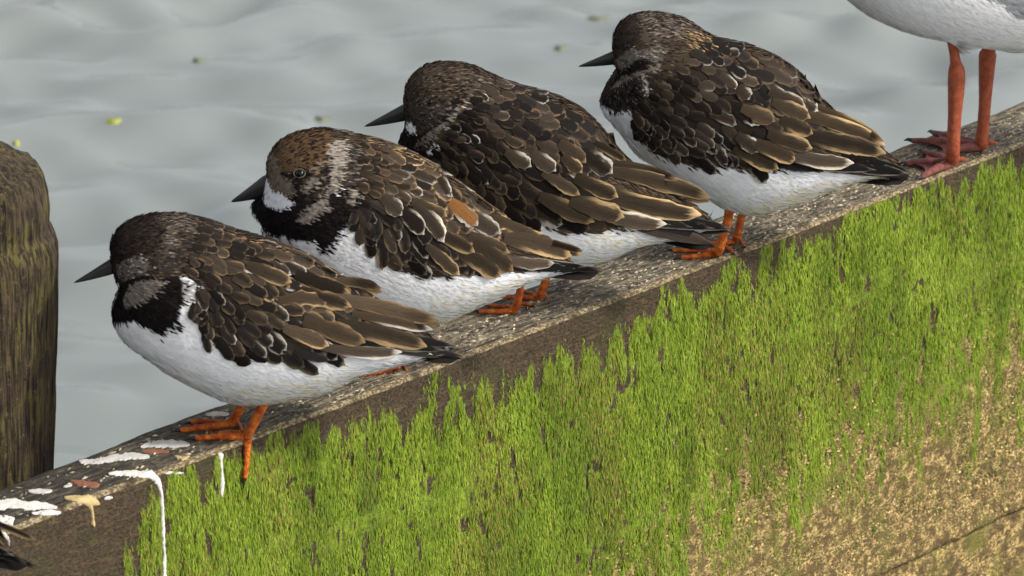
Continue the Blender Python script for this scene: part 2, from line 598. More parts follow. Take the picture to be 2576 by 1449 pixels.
def plank(name, z_top, z_bot, recess, with_top):
    s = np.concatenate([np.linspace(-0.75, -0.1, 30)[:-1], np.arange(-0.1, 1.02, 0.0022), np.linspace(1.02, 2.2, 40)[1:]])
    prof = []                                       # (y fraction, z, kind)
    zs = np.arange(z_bot, z_top - 0.002, 0.0024)
    for z in zs:
        prof.append((0.0, z, 0))
    if with_top:
        for a in np.linspace(0.15, 1, 4):
            prof.append((-1 - a, z_top, 1))          # rounded front arris
        for y in np.linspace(0.06, 0.94, 26):
            prof.append((y, z_top, 2))
        for a in np.linspace(1, 0, 4):
            prof.append((-3 - a, z_top, 3))
    else:
        prof.append((0.0, z_top, 0)); prof.append((0.5, z_top, 4)); prof.append((1.0, z_top, 4))
    for z in np.linspace(z_top - 0.01, z_bot, 14):
        prof.append((1.0, z, 4))
    prof.append((0.5, z_bot, 4))
    W = 0.050 + 0.009 * np.clip(s / 0.87, -0.5, 1.6) + 0.0035 * (fbm(s * 7, s * 0, seed=3) - 0.5)
    V, MK = [], []
    r = 0.0028
    for (y, z, k) in prof:
        fr = 0.0040 * (fbm(s * 14, 0 * s + 3.3, seed=8) - 0.5) + 0.0016 * (fbm(s * 120, 0 * s, seed=9) - 0.5)
        bk = 0.008 * (fbm(s * 18, 0 * s + 1.3, seed=21, o=5) - 0.5)
        if k == 0:
            yy = 0.0022 * (fbm(s * 60, 0 * s + z * 160, seed=31, o=4) - 0.5) + 0.003 * (fbm(s * 9, 0 * s + z * 40, seed=33) - 0.5)
            near = np.clip(1 - (z_top - z) / 0.02, 0, 1)
            yy = yy * (1 - near) + fr * near * (1 if with_top else 0) + recess
            zz = 0 * s + z
        elif k == 1:
            a = (-y - 1) * math.pi / 2
            yy = fr + recess + r * (1 - math.cos(a)); zz = z - r * (1 - math.sin(a))
        elif k == 2:
            yy = fr * (1 - y) + bk * y + y * W
            zz = z + 0.0012 * (fbm(s * 40, yy * 420, seed=41, o=4) - 0.5) - 0.0006
            zz = zz - 0.003 * np.clip((y - 0.8) / 0.2, 0, 1) ** 2 + 0.0016 * (fbm(s * 15, yy * 20, seed=44) - 0.5)
        elif k == 3:
            a = (-y - 3)
            yy = W + bk - 0.001 * a; zz = z - 0.004 - 0.006 * (1 - a)
        else:
            yy = recess + y * (W - recess) - (0.001 if not with_top else 0); zz = 0 * s + z
        V.append(np.stack([s, yy + 0 * s, zz + 0 * s], -1))
        MK.append(np.full(len(s), 1.0 if k in (2, 3) else (0.55 if k == 1 else 0.0)))
    V = np.stack(V, 1); MK = np.stack(MK, 1)
    ns, npf = V.shape[:2]
    Wd = to_world(V)
    alg = algae_amount(Wd) * (MK < 0.3)
    p = project(Wd)
    db = pdist(p, BARE) * np.where(inpoly(p, BARE), 1, -1)
    pale = np.clip(0.62 + db / 360, 0, 1)
    if not with_top:
        pale = pale * 0.62; alg = np.clip(fbm(V[..., 0] * 60, V[..., 2] * 40, seed=81, o=4) * 0.8 - 0.33, 0, 0.22)
    mk = np.stack([alg, pale, MK, np.ones_like(MK)], -1).reshape(-1, 4)
    F = []
    i = (np.arange(ns - 1)[:, None] * npf + np.arange(npf)[None])
    i2 = (np.arange(ns - 1)[:, None] * npf + (np.arange(npf) + 1)[None] % npf)
    F = np.stack([i, i + npf, i2 + npf, i2], -1).reshape(-1, 4)
    F = F.tolist() + [list(range(npf)), list(range((ns - 1) * npf, ns * npf))[::-1]]
    Vl = V.reshape(-1, 3)
    o = mesh_obj(name, Vl + GO, F, M_PLANK, groyne, colors={'mask': mk})
    return BVHTree.FromPolygons([tuple(v) for v in to_world(Vl)], F), o


BEAM, _o = plank('plank', 0.0, -0.2575, 0.0, True)
BEAM2, _o = plank('plank', -0.2605, -0.62, 0.004, False)


def on_beam(p, off=0.0):
    """point(s) of the survey sheet -> surface of the groyne"""
    out = []
    for q in np.atleast_2d(p):
        r = Vector(rays(q)).normalized()
        loc, nor, idx, dist = BEAM.ray_cast(Vector(CAM), r)
        if loc is None:
            loc = Vector(at_z(q, 0.0)); nor = Vector((0, 0, 1))
        if nor.dot(r) > 0:
            nor = -nor
        out.append(np.array(loc + nor * off))
    return np.array(out)


# hanging algae
def build_algae():
    n = 480000
    s = rng.uniform(-0.12, 1.2, n); z = rng.uniform(-0.2565, -0.002, n)
    P = to_world(np.stack([s, 0 * s, z], -1))
    p = project(P)
    am = algae_amount(P)
    drip = px(7, [(1225, 740), (1245, 850), (1255, 1100), (1268, 1449), (1276, 1600)]); d2 = px(7, [(1695, 500), (1703, 640), (1712, 760), (1700, 840)])
    ndrip = (np.abs(p[:, 0] - np.interp(p[:, 1], drip[:, 1], drip[:, 0])) < 9) & (p[:, 1] > 1180)
    ndrip |= (np.abs(p[:, 0] - np.interp(p[:, 1], d2[:, 1], d2[:, 0])) < 9) & (p[:, 1] > 1120) & (p[:, 1] < 1252)
    keep = ~ndrip & (rng.uniform(0, 1, n) < am * 0.95) & (p[:, 1] < 1560) & (p[:, 0] < 3500)
    s, z, am, P = s[keep], z[keep], am[keep], P[keep]
    keep = np.arange(len(s)) < 190000
    s, z, am = s[keep], z[keep], am[keep]
    m = len(s)
    L = rng.uniform(0.002, 0.0065, m) * (0.5 + 0.5 * am)
    w = rng.uniform(0.00010, 0.00026, m)
    sway = rng.normal(0, 0.10, m)
    tw = rng.uniform(-0.9, 0.9, m)
    out = rng.uniform(0.0003, 0.0011, m)
    tone = np.clip(fbm(s * 55, z * 16, seed=51, o=3) + rng.normal(0, 0.14, m), 0, 1)
    V = np.zeros((m, 6, 3)); 
    for k, (f, wf, of) in enumerate(((0, 0.7, 0.1), (0.5, 1.0, 1.0), (1.0, 0.25, 0.75))):
        for j, sg in enumerate((-1, 1)):
            V[:, k * 2 + j, 0] = s + sway * L * f + sg * w * wf * np.cos(tw)
            V[:, k * 2 + j, 1] = -out * of + sg * w * wf * np.sin(tw) - 0.0004
            V[:, k * 2 + j, 2] = np.maximum(z - L * f, -0.257)
    c0, c1, c2 = lin(68, 82, 18), lin(107, 130, 22), lin(142, 160, 50)
    col = np.where(tone[:, None] < 0.5, c0 + (c1 - c0) * (tone[:, None] * 2), c1 + (c2 - c1) * (tone[:, None] * 2 - 1))
    dn = np.clip((fbm(s * 30, z * 11, seed=57, o=3) - 0.5) * 3, 0, 0.5)
    dead = rng.uniform(0, 1, m) < 0.05 + dn * 0.7
    col[dead] = lin(112, 102, 44) * (0.7 + 0.8 * rng.uniform(0, 1, (dead.sum(), 1))) * [1, 1, 1, 0] + [0, 0, 0, 1]
    col = np.repeat(col, 6, 0)
    i = np.arange(m)[:, None] * 6
    F = np.concatenate([i + np.array([[0, 2, 3, 1]]), i + np.array([[2, 4, 5, 3]])], 0)
    o = mesh_obj('algae', V.reshape(-1, 3) + GO, F, M_ALGAE, groyne, colors={'Col': col})
    nv = np.stack([rng.normal(0, 0.20, m) + np.sin(tw) * 0.15, -np.ones(m), rng.normal(0.08, 0.16, m)], -1)
    nv = np.repeat(nv / np.linalg.norm(nv, axis=1)[:, None], 6, 0)
    o.data.normals_split_custom_set_from_vertices([tuple(v) for v in nv.tolist()])
    o['kind'] = 'stuff'


build_algae()


def build_crust():
    """small pale crust grains on top of the plank and on the bare lower face"""
    V, F, Cc = [], [], []
    base = np.array([(0, 0, 1), (1, 0, 0), (0, 1, 0), (-1, 0, 0), (0, -1, 0)], float)
    tri = [(0, 1, 2), (0, 2, 3), (0, 3, 4), (0, 4, 1)]
    n = 0
    tries = 0
    while n < 8500 and tries < 90000:
        tries += 1
        s = rng.uniform(-0.1, 0.95)
        if n < 1500:
            y = rng.uniform(0.002, 0.041 + 0.010 * s); z = 0.0; nx = (0, 0, 1)
            dens = 0.35 + 0.65 * min(1, max(0, (s - 0.12) / 0.25))
            if rng.uniform() > dens:
                continue
            sc = np.array([rng.uniform(0.0006, 0.0026), rng.uniform(0.0004, 0.0010), rng.uniform(0.0004, 0.0012)])
            col = lin(*(np.array([150, 140, 118]) * rng.uniform(0.45, 1.3)).clip(0, 230))
            ctr = np.array([s, y, -0.0006])
            v = base * sc; an = rng.normal(0, 0.5)
            v = np.stack([v[:, 0] * math.cos(an) - v[:, 1] * math.sin(an), v[:, 0] * math.sin(an) + v[:, 1] * math.cos(an), v[:, 2]], -1)
        else:
            z = rng.uniform(-0.255, -0.01)
            P = to_world(np.array([s, 0, z])); p = project(P)
            if p[1] > 1500 or p[0] > 2650 or p[0] < 1400:
                continue
            q = p + rng.normal(0, 110, 2)
            if not inpoly(q, BARE):
                continue
            sc = np.array([rng.uniform(0.0005, 0.0016), rng.uniform(0.0006, 0.0020), rng.uniform(0.0005, 0.0016)])
            t = rng.uniform(0, 1)
            col = lin(*(np.array([196, 170, 112]) * rng.uniform(0.45, 1.12)).clip(0, 235)) if t > 0.14 else lin(84, 104, 30)
            ctr = np.array([s, 0.0004, z])
            v = base * sc
            v = np.stack([v[:, 0], -v[:, 2], v[:, 1]], -1)
        off = len(V) * 5
        V.append(v + ctr); F += [[a + off for a in t3] for t3 in tri]; Cc += [col] * 5
        n += 1
    o = mesh_obj('crust', np.concatenate(V) + GO, F, M_ALGAE, groyne, smooth=False, colors={'Col': np.array(Cc)})
    o['kind'] = 'stuff'


build_crust()


def smear(name, k, path, mat, parent, thick=0.0005, seed=0, rag=0.35):
    """dried splash or drip: a domed ribbon lying on the groyne; path (x, y, half width)"""
    sc = pscale(k)
    pts = px(k, np.array(path, float)[:, :2])
    hw = np.array(path, float)[:, 2] * sc
    L = np.linalg.norm(np.diff(pts, axis=0), axis=1).sum()
    m = max(12, int(L / 3.0))
    Q = polyline(np.column_stack([pts, hw]), np.linspace(0, 1, m))
    T = np.gradient(Q[:, :2], axis=0); T /= np.linalg.norm(T, axis=1)[:, None] + 1e-9
    for _ in range(3):
        T[1:-1] = (T[:-2] + T[1:-1] + T[2:]) / 3
    Np = np.stack([-T[:, 1], T[:, 0]], -1)
    V = []
    vs = np.linspace(-1, 1, 7)
    for i in range(m):
        e = min(1, (i + 0.4) / 2.5, (m - 0.6 - i) / 2.5)
        wa = Q[i, 2] * e ** 0.5 * (1 + rag * 2 * (fbm(i * 0.23, seed * 3.1, seed=seed) - 0.5) + rag * 0.9 * (vnoise(i * 0.9, 2.2, seed=seed + 2) - 0.5))
        wb = Q[i, 2] * e ** 0.5 * (1 + rag * 2 * (fbm(i * 0.23, seed * 5.7 + 9, seed=seed + 5) - 0.5) + rag * 0.9 * (vnoise(i * 0.9, 7.2, seed=seed + 3) - 0.5))
        for v in vs:
            P = Q[i, :2] + Np[i] * (v * (wa if v > 0 else wb))
            h = thick * (1 - v * v) ** 0.6 * (0.7 + 0.6 * vnoise(i * 0.7, v * 2.3, seed=seed)) - (0.00035 if abs(v) == 1 else -0.0001)
            V.append(on_beam(P, float(h))[0])
    V = np.array(V)
    V = (to_local(V) + GO) if parent is groyne else V
    return V, grid_faces(m, 7)


def dropping(k, path, mat, thick=0.0005, seed=0, rag=0.55, label=None):
    V, F = smear('bird_dropping', k, path, mat, groyne, thick, seed, rag)
    o = mesh_obj('bird_dropping', V, F, mat, groyne)
    if label:
        o['label'] = label
    return o


dropping(7, [(835, 665, 8), (900, 660, 22), (1000, 660, 28), (1080, 662, 26), (1150, 672, 36), (1205, 700, 32), (1228, 750, 20), (1240, 820, 13), (1250, 920, 12), (1255, 1100, 12), (1262, 1300, 13), (1268, 1449, 12), (1272, 1540, 10)], M_WHITE, 0.0006, 1, 0.6, 'long white dropping running down over the edge')
dropping(7, [(1690, 500, 26), (1695, 530, 22), (1698, 570, 10), (1703, 640, 8), (1712, 720, 14), (1710, 780, 15), (1700, 840, 4)], M_WHITE, 0.0006, 2)
dropping(7, [(610, 568, 14), (720, 570, 26), (850, 548, 32), (1000, 525, 30), (1150, 532, 18)], M_GREYW, 0.0004, 3, 0.5)
dropping(7, [(1080, 455, 14), (1200, 432, 34), (1330, 432, 34), (1460, 440, 18)], M_GREYW, 0.0004, 4, 0.6)
dropping(7, [(1575, 212, 8), (1650, 202, 22), (1760, 206, 13)], M_WHITE, 0.0005, 5)
dropping(7, [(220, 798, 10), (300, 800, 22), (400, 796, 12)], M_GREYW, 0.0005, 6)
dropping(7, [(-60, 915, 30), (0, 905, 40), (80, 892, 36), (200, 905, 40), (330, 905, 34), (440, 925, 14)], M_WHITE, 0.0006, 7, 0.5)
dropping(7, [(245, 968, 10), (350, 962, 24), (465, 962, 20)], M_WHITE, 0.0005, 8, 0.5)
dropping(7, [(-60, 1035, 40), (0, 1030, 46), (80, 1022, 34), (112, 1010, 12)], M_WHITE, 0.0006, 9)
dropping(7, [(-30, 1120, 18), (30, 1125, 22), (62, 1170, 16), (66, 1215, 8)], M_GREYW, 0.0007, 10)
dropping(7, [(158, 1100, 6), (165, 1160, 8)], M_GREYW, 0.0005, 11)
dropping(7, [(495, 850, 8), (590, 848, 28), (690, 872, 46), (762, 893, 24)], M_TAN, 0.0007, 12, 0.45, 'tan dropping with a drip over the edge')
dropping(7, [(692, 905, 22), (706, 955, 10), (713, 1010, 8), (716, 1050, 15), (718, 1068, 8)], M_TAN, 0.0009, 13, 0.2)
dropping(7, [(1340, 530, 10), (1400, 545, 20), (1460, 530, 8)], M_TAN, 0.0005, 14, 0.6)
dropping(7, [(1090, 490, 10), (1180, 488, 24), (1300, 495, 14)], M_CHIP, 0.0004, 15, 0.5)
for i, (x, y, a) in enumerate([(1375, 660, 16), (1300, 655, 12), (520, 758, 12), (830, 850, 16)]):
    dropping(7, [(x - 30, y + 8, a * 0.6), (x, y, a), (x + 34, y - 6, a * 0.6)], M_GREYW, 0.0004, 20 + i, 0.6)
V, F = smear('flake', 7, [(545, 722, 8), (600, 735, 24), (680, 748, 30), (765, 752, 18)], M_CHIP, None, 0.0008, 17, 0.4)
fl = mesh_obj('bark_flake', V, F, M_CHIP)
fl['label'] = 'reddish brown flake lying on the dark plank edge beside white droppings'
fl['category'] = 'flake'


# ------------------------------------------------------------------ old post behind the groyne
def build_post():
    prof = px(13, [(0, 95), (90, 140), (170, 190), (240, 262), (320, 256), (385, 340), (430, 500), (448, 640), (440, 790), (490, 880), (525, 990), (530, 1100), (520, 1300), (515, 1449)]).tolist()
    prof += px(7, [(418, 0), (422, 200), (412, 420), (405, 620), (405, 800)]).tolist()
    prof = np.array(prof)
    yp = 2.452
    W3 = at_y(prof, yp)
    ax = W3[-6, 0] - 0.056
    top = []
    zs = list(np.linspace(-0.8, W3[-1, 2], 16)[:-1])
    zp = W3[::-1]
    zz = np.concatenate([zs, np.linspace(zp[0, 2], zp[-1, 2] - 0.0005, 90)])
    rad = np.interp(zz, zp[:, 2], np.maximum(zp[:, 0] - ax, 0.02))
    m = 140
    th = np.linspace(0, 2 * math.pi, m, endpoint=False)
    V = []
    for z, r in zip(zz, rad):
        g = 0.0042 * (fbm(np.cos(th) * 9 + 20, np.sin(th) * 9 + 20, 0 * th + z * 5, seed=61, o=4) - 0.5) * 2
        cr = -0.004 * np.clip(fbm(np.cos(th) * 22 + 50, np.sin(th) * 22 + 50, 0 * th + z * 6, seed=63, o=2) - 0.62, 0, 1) * 6
        lump = 0.006 * (fbm(np.cos(th) * 3 + 9, np.sin(th) * 3 + 9, 0 * th + z * 22, seed=65, o=3) - 0.5)
        edge = np.clip(np.cos(th), 0, 1) ** 6                         # the traced right side stays as measured
        rr = r + (g + cr + lump) * (1 - 0.75 * edge)
        V.append(np.stack([ax + rr * np.cos(th), yp + 0.004 + rr * 0.98 * np.sin(th), 0 * th + z + 0.0 * rr], -1))
    rt = rad[-1]
    ztop = zz[-1]
    for f in (0.85, 0.65, 0.42, 0.2):
        rr = rt * f
        hh = ztop + 0.012 * (1 - f) ** 0.8 + 0.006 * (fbm(np.cos(th) * f * 4 + 3, np.sin(th) * f * 4 + 3, seed=67) - 0.5)
        V.append(np.stack([ax + rr * np.cos(th), yp + 0.004 + rr * np.sin(th), hh], -1))
    nr = len(V)
    V = np.concatenate(V)
    F = grid_faces(nr, m, True) + [list(range((nr - 1) * m, nr * m))]
    base = np.array([ax, yp, -0.8])
    o = mesh_obj('wooden_post', V, F, M_POST, None, base)
    o.location = base
    o['label'] = 'worn dark timber post with a rounded top standing behind the groyne'
    o['category'] = 'post'


build_post()


# ------------------------------------------------------------------ bodies: outline -> rounded solid
def surface_nets(Fv, origin, h):
    ins = Fv > 0
    nx, ny, nz = Fv.shape
    cell = (nx - 1, ny - 1, nz - 1)
    acc = np.zeros(cell + (3,)); cnt = np.zeros(cell)
    sl = lambda d, n: slice(d, n - 1 + d)
    for ax in range(3):
        for a in (0, 1):
            for b in (0, 1):
                o0 = [0, 0, 0]; o1 = [0, 0, 0]
                oth = [q for q in range(3) if q != ax]
                o0[oth[0]] = o1[oth[0]] = a; o0[oth[1]] = o1[oth[1]] = b
                o1[ax] = 1
                f0 = Fv[sl(o0[0], nx), sl(o0[1], ny), sl(o0[2], nz)]
                f1 = Fv[sl(o1[0], nx), sl(o1[1], ny), sl(o1[2], nz)]
                cr = (f0 > 0) != (f1 > 0)
                t = np.where(cr, f0 / np.where(f0 == f1, 1, f0 - f1), 0)
                for q in range(3):
                    acc[..., q] += cr * (o0[q] + (t if q == ax else 0))
                cnt += cr
    act = cnt > 0
    idx = -np.ones(cell, int)
    idx[act] = np.arange(act.sum())
    I = np.argwhere(act)
    V = (I + acc[act] / cnt[act][:, None]) * h + origin
    F = []
    for ax in range(3):
        o1 = [0, 0, 0]; o1[ax] = 1
        f0 = ins[tuple(slice(0, n - d) for n, d in zip((nx, ny, nz), o1))]
        f1 = ins[tuple(slice(d, n) for n, d in zip((nx, ny, nz), o1))]
        E = np.argwhere(f0 != f1)
        b, c = [(1, 2), (2, 0), (0, 1)][ax]
        E = E[(E[:, b] > 0) & (E[:, c] > 0) & (E[:, b] < cell[b]) & (E[:, c] < cell[c])]
        fl = f0[tuple(E.T)]
        eb = np.zeros(3, int); eb[b] = 1
        ec = np.zeros(3, int); ec[c] = 1
        q = [idx[tuple((E - eb - ec).T)], idx[tuple((E - ec).T)], idx[tuple(E.T)], idx[tuple((E - eb).T)]]
        Q = np.stack(q, -1)
        Q[~fl] = Q[~fl][:, ::-1]
        F.append(Q)
    F = np.concatenate(F)
    return V, F[(F >= 0).all(1)]


def relax(V, F, it=4):
    n = len(V)
    e = np.concatenate([F[:, [0, 1]], F[:, [1, 2]], F[:, [2, 3]], F[:, [3, 0]]])
    deg = np.bincount(e[:, 0], minlength=n) + np.bincount(e[:, 1], minlength=n)
    for q in range(it):
        for lam in (0.55, -0.57):
            S = np.zeros_like(V)
            for a in range(3):
                S[:, a] = np.bincount(e[:, 0], V[e[:, 1], a], n) + np.bincount(e[:, 1], V[e[:, 0], a], n)
            V = V + lam * (S / deg[:, None] - V)
    return V


def vnormals(V, F):
    fn = np.cross(V[F[:, 2]] - V[F[:, 0]], V[F[:, 3]] - V[F[:, 1]])
    Nn = np.zeros_like(V)
    for k in range(4):
        for a in range(3):
            Nn[:, a] += np.bincount(F[:, k], fn[:, a], len(V))
    return Nn / (np.linalg.norm(Nn, axis=1)[:, None] + 1e-12)


def inflate(outline, yb, h=0.0017, c=2.9, hmax=0.046):
    """outline (survey sheet) lies in the bird's mid plane y = yb; returns world V, F, normals"""
    P = at_y(smooth_poly(outline, 2), yb)[:, [0, 2]]
    # seen from above by PITCH a rounded body shows slightly more height than its mid-plane cut
    xs = np.linspace(P[:, 0].min(), P[:, 0].max(), 80)
    zc = []
    seg = np.stack([P, np.roll(P, -1, 0)], 1)
    for x in xs:
        zz = []
        for (a, b) in seg:
            if (a[0] - x) * (b[0] - x) <= 0 and a[0] != b[0]:
                zz.append(a[1] + (b[1] - a[1]) * (x - a[0]) / (b[0] - a[0]))
        zc.append((min(zz) + max(zz)) / 2 if zz else np.nan)
    zc = np.array(zc); ok = ~np.isnan(zc)
    zm = np.interp(P[:, 0], xs[ok], zc[ok])
    P[:, 1] = zm + (P[:, 1] - zm) * (math.cos(PITCH) + 0.012)
    lo = P.min(0) - 4 * h; hi = P.max(0) + 4 * h
    gx = np.arange(lo[0], hi[0], h); gz = np.arange(lo[1], hi[1], h)
    G = np.stack(np.meshgrid(gx, gz, indexing='ij'), -1)
    ins = inpoly(G, P); dist = pdist(G, P)
    phi = np.zeros(ins.shape)
    for it in range(2600):
        phi[1:-1, 1:-1] = 0.25 * (phi[2:, 1:-1] + phi[:-2, 1:-1] + phi[1:-1, 2:] + phi[1:-1, :-2] + h * h)
        phi *= ins
    phi = np.where(ins, np.minimum(phi, 0.5 * dist * (0.075)), -dist * 0.012)
    H2 = c * phi
    H2 = np.where(H2 > 0, hmax ** 2 * (1 - np.exp(-H2 / hmax ** 2 * 1.0)) * 1.12, H2)
    gy = np.arange(-hmax - 5 * h, hmax + 5 * h, h)
    Fv = H2[:, None, :] - (gy ** 2)[None, :, None]
    V, F = surface_nets(Fv, np.array([lo[0], gy[0] + yb, lo[1]]), h)
    V = relax(V, F, 5)
    if (np.cross(V[F[:, 1]] - V[F[:, 0]], V[F[:, 2]] - V[F[:, 0]]) * (V[F[:, 0]] - V.mean(0))).sum() < 0:
        F = F[:, ::-1].copy()
    return V, F, vnormals(V, F)


# ------------------------------------------------------------------ birds
def paint(p, zones, rnd=None, jit=0.0):
    """colour of body points by the plumage map. zones: (poly, colA, colB, share of B)"""
    n = len(p)
    col = np.tile(zones[0][1], (n, 1)).astype(float)
    q = p + rng.normal(0, jit, p.shape) if jit else p
    for (poly, a, b, f) in zones:
        k = np.ones(n, bool) if poly is None else inpoly(q, poly)
        if not k.any():
            continue
        if rnd is None:
            t = np.full((k.sum(), 1), f * 0.6)
        else:
            t = (rnd[k] < f).astype(float)[:, None]
        col[k] = a * (1 - t) + b * t
    return col


def tufts(V, F, Nn, zones, yb, head, wing_poly, n, length, width, parent, origin, lift=0.25, name='plumage', bright=0.16):
    tri = np.concatenate([F[:, [0, 1, 2]], F[:, [0, 2, 3]]])
    ar = np.linalg.norm(np.cross(V[tri[:, 1]] - V[tri[:, 0]], V[tri[:, 2]] - V[tri[:, 0]]), axis=1)
    k = rng.choice(len(tri), n, p=ar / ar.sum())
    b = rng.dirichlet((1, 1, 1), n)
    P = (V[tri[k]] * b[..., None]).sum(1)
    nn = (Nn[tri[k]] * b[..., None]).sum(1); nn /= np.linalg.norm(nn, axis=1)[:, None]
    Pm = P.copy(); Pm[:, 1] = np.where(P[:, 1] > yb, 2 * yb - P[:, 1], P[:, 1])
    pp = project(Pm)
    if wing_poly is not None:
        keep = ~inpoly(pp, wing_poly)
        P, nn, pp = P[keep], nn[keep], pp[keep]
    m = len(P)
    flow = P - head
    flow /= np.linalg.norm(flow, axis=1)[:, None]
    flow = flow + np.array([0.45, 0, -0.1]) + rng.normal(0, 0.16, (m, 3))
    d = flow - (flow * nn).sum(1)[:, None] * nn
    d /= np.linalg.norm(d, axis=1)[:, None]
    side = np.cross(d, nn)
    dh = np.linalg.norm(P - head, axis=1)
    g = np.clip((dh - 0.02) / 0.06, 0, 1)
    L = (length[0] + (length[1] - length[0]) * g) * rng.uniform(0.7, 1.3, m)
    W = (width[0] + (width[1] - width[0]) * g) * rng.uniform(0.7, 1.3, m)
    col = paint(pp, zones, rng.uniform(0, 1, m), 3.2)
    lf = lift * rng.uniform(0.3, 1.2, m) * np.where(col[:, 0] > 0.5, np.where(nn[:, 2] < -0.35, 0.9, 0.5), 1.0)
    L = L * np.where((col[:, 0] > 0.5) & (nn[:, 2] < -0.35), 1.15, 1.0)
    col[:, :3] *= np.exp(rng.normal(0, bright, m) * np.where(col[:, 0] > 0.4, 0.05, 1.4))[:, None]
    col = np.clip(col, 0, 0.9)
    b0 = P - nn * 0.0004
    tip = P + d * L[:, None] + nn * (L * lf)[:, None]
    mid = P + d * (L * 0.5)[:, None] + nn * (L * lf * 0.7)[:, None]
    Vt = np.stack([b0, mid + side * W[:, None], tip, mid - side * W[:, None]], 1).reshape(-1, 3)
    Ft = np.arange(m * 4).reshape(-1, 4)
    o = mesh_obj(name, Vt, Ft, M_PLUM, parent, origin, colors={'Col': np.repeat(col, 4, 0)})
    nv = nn * 0.9 + d * 0.12
    nv = np.repeat(nv / np.linalg.norm(nv, axis=1)[:, None], 4, 0)
    o.data.normals_split_custom_set_from_vertices([tuple(v) for v in nv.tolist()])
    o['kind'] = 'stuff'
    return o


def feather_geom(bvh, yb, base, tip, wpx, lift0, lift1, shape='round', bow=0.0, nu=8, nv=5, arch=0.00025, quill=False):
    base = np.asarray(base, float); tip = np.asarray(tip, float)
    d = tip - base; L = np.linalg.norm(d); d = d / L
    nrm = np.array([-d[1], d[0]])
    us = np.linspace(0, 1, nu) ** 0.85
    rag = rng.normal(0, 0.07, (8, 5))
    trail, qrow = [], []
    V, UV = [], []
    last = None
    for u in us:
        if shape == 'round':
            w = (0.55 + 0.45 * math.sin(min(1, u / 0.6) * math.pi / 2)) * (1 if u < 0.6 else math.sqrt(max(0.012, 1 - ((u - 0.6) / 0.405) ** 2)))
        else:
            w = (0.7 + 0.3 * math.sin(min(1, u / 0.4) * math.pi / 2)) * (1 if u < 0.5 else max(0.06, 1 - ((u - 0.5) / 0.51) ** 2.0))
        cpt = base + d * L * u + nrm * bow * L * (4 * u * (1 - u))
        row = []
        for v in np.linspace(-1, 1, nv):
            q = cpt + nrm * (v * wpx * 0.5 * w * (1 + rag[int(u * 7.9), int((v + 1) * 2.4)])) + d * (-abs(v) ** 2 * 0.10 * wpx * (u > 0.9))
            r = Vector(rays(q)).normalized()
            loc, nor, _, t = bvh.ray_cast(Vector(CAM), r)
            row.append((q, r, loc, nor, v))
        hits = [x for x in row if x[2] is not None and x[2].y < yb + 0.004]
        if hits:
            last = sum(((x[2] - Vector(CAM)).length for x in hits)) / len(hits)
        if last is None:
            y0 = yb - 0.012
            last = float(np.linalg.norm(at_y(q, y0) - CAM))
        if quill:
            dm = min([(x[2] - Vector(CAM)).length for x in hits]) if hits else None
            if dm is not None and not (trail and abs(dm - trail[-1]) > 0.02):
                trail.append(dm)
            elif trail:
                sl_ = (trail[-1] - trail[-3]) / 2 if len(trail) > 2 else 0.0
                trail.append(min(trail[-1] + max(-0.002, min(0.002, sl_)), float(np.linalg.norm(at_y(cpt, yb - 0.003) - CAM))))
            else:
                trail.append(float(np.linalg.norm(at_y(cpt, yb - 0.012) - CAM)))
            for (q, r, loc, nor, v) in row:
                qrow.append((q, r, u, v))
            continue
        for (q, r, loc, nor, v) in row:
            if loc is None or loc.y >= yb + 0.004 or nor.dot(r) > -0.12:
                near = bvh.find_nearest(Vector(CAM) + r * last)
                if near[0] is not None and near[3] < 0.007:
                    off = lift0 + (lift1 - lift0) * u + arch * (1 - v * v)
                    V.append(np.array(near[0] + near[1] * off)); UV.append((u, (v + 1) / 2))
                    continue
            off = lift0 + (lift1 - lift0) * u + arch * (1 - v * v)
            if loc is not None and loc.y < yb + 0.004:
                P = loc + (nor * 0.75 - r * 0.25) * off
                tt = (P - Vector(CAM)).length
                if abs(tt - last) > 0.012:
                    P = Vector(CAM) + r * (last - off)
            else:
                P = Vector(CAM) + r * (last - off)
            V.append(np.array(P)); UV.append((u, (v + 1) / 2))
    if quill:
        tr = np.array(trail)
        for _ in range(2):
            tr[1:-1] = np.minimum(tr[1:-1], (tr[:-2] + tr[1:-1] + tr[2:]) / 3)
        for n_, (q, r, u, v) in enumerate(qrow):
            off = lift0 + (lift1 - lift0) * u + arch * (1 - v * v)
            V.append(np.array(Vector(CAM) + r * (tr[n_ // nv] - off))); UV.append((u, (v + 1) / 2))
    return np.array(V), UV, grid_faces(nu, nv)


# colours of the turnstone's plumage
WHITE = lin(232, 232, 234); CREAM = lin(230, 220, 196)
BLACK = lin(24, 21, 21); SOOT = lin(40, 35, 33)
BROWN = lin(80, 68, 55); DKBRN = lin(50, 42, 35)
BUFF = lin(140, 117, 86); GREYB = lin(98, 90, 82); PALE = lin(140, 132, 123)
RUFOUS = lin(132, 94, 56)


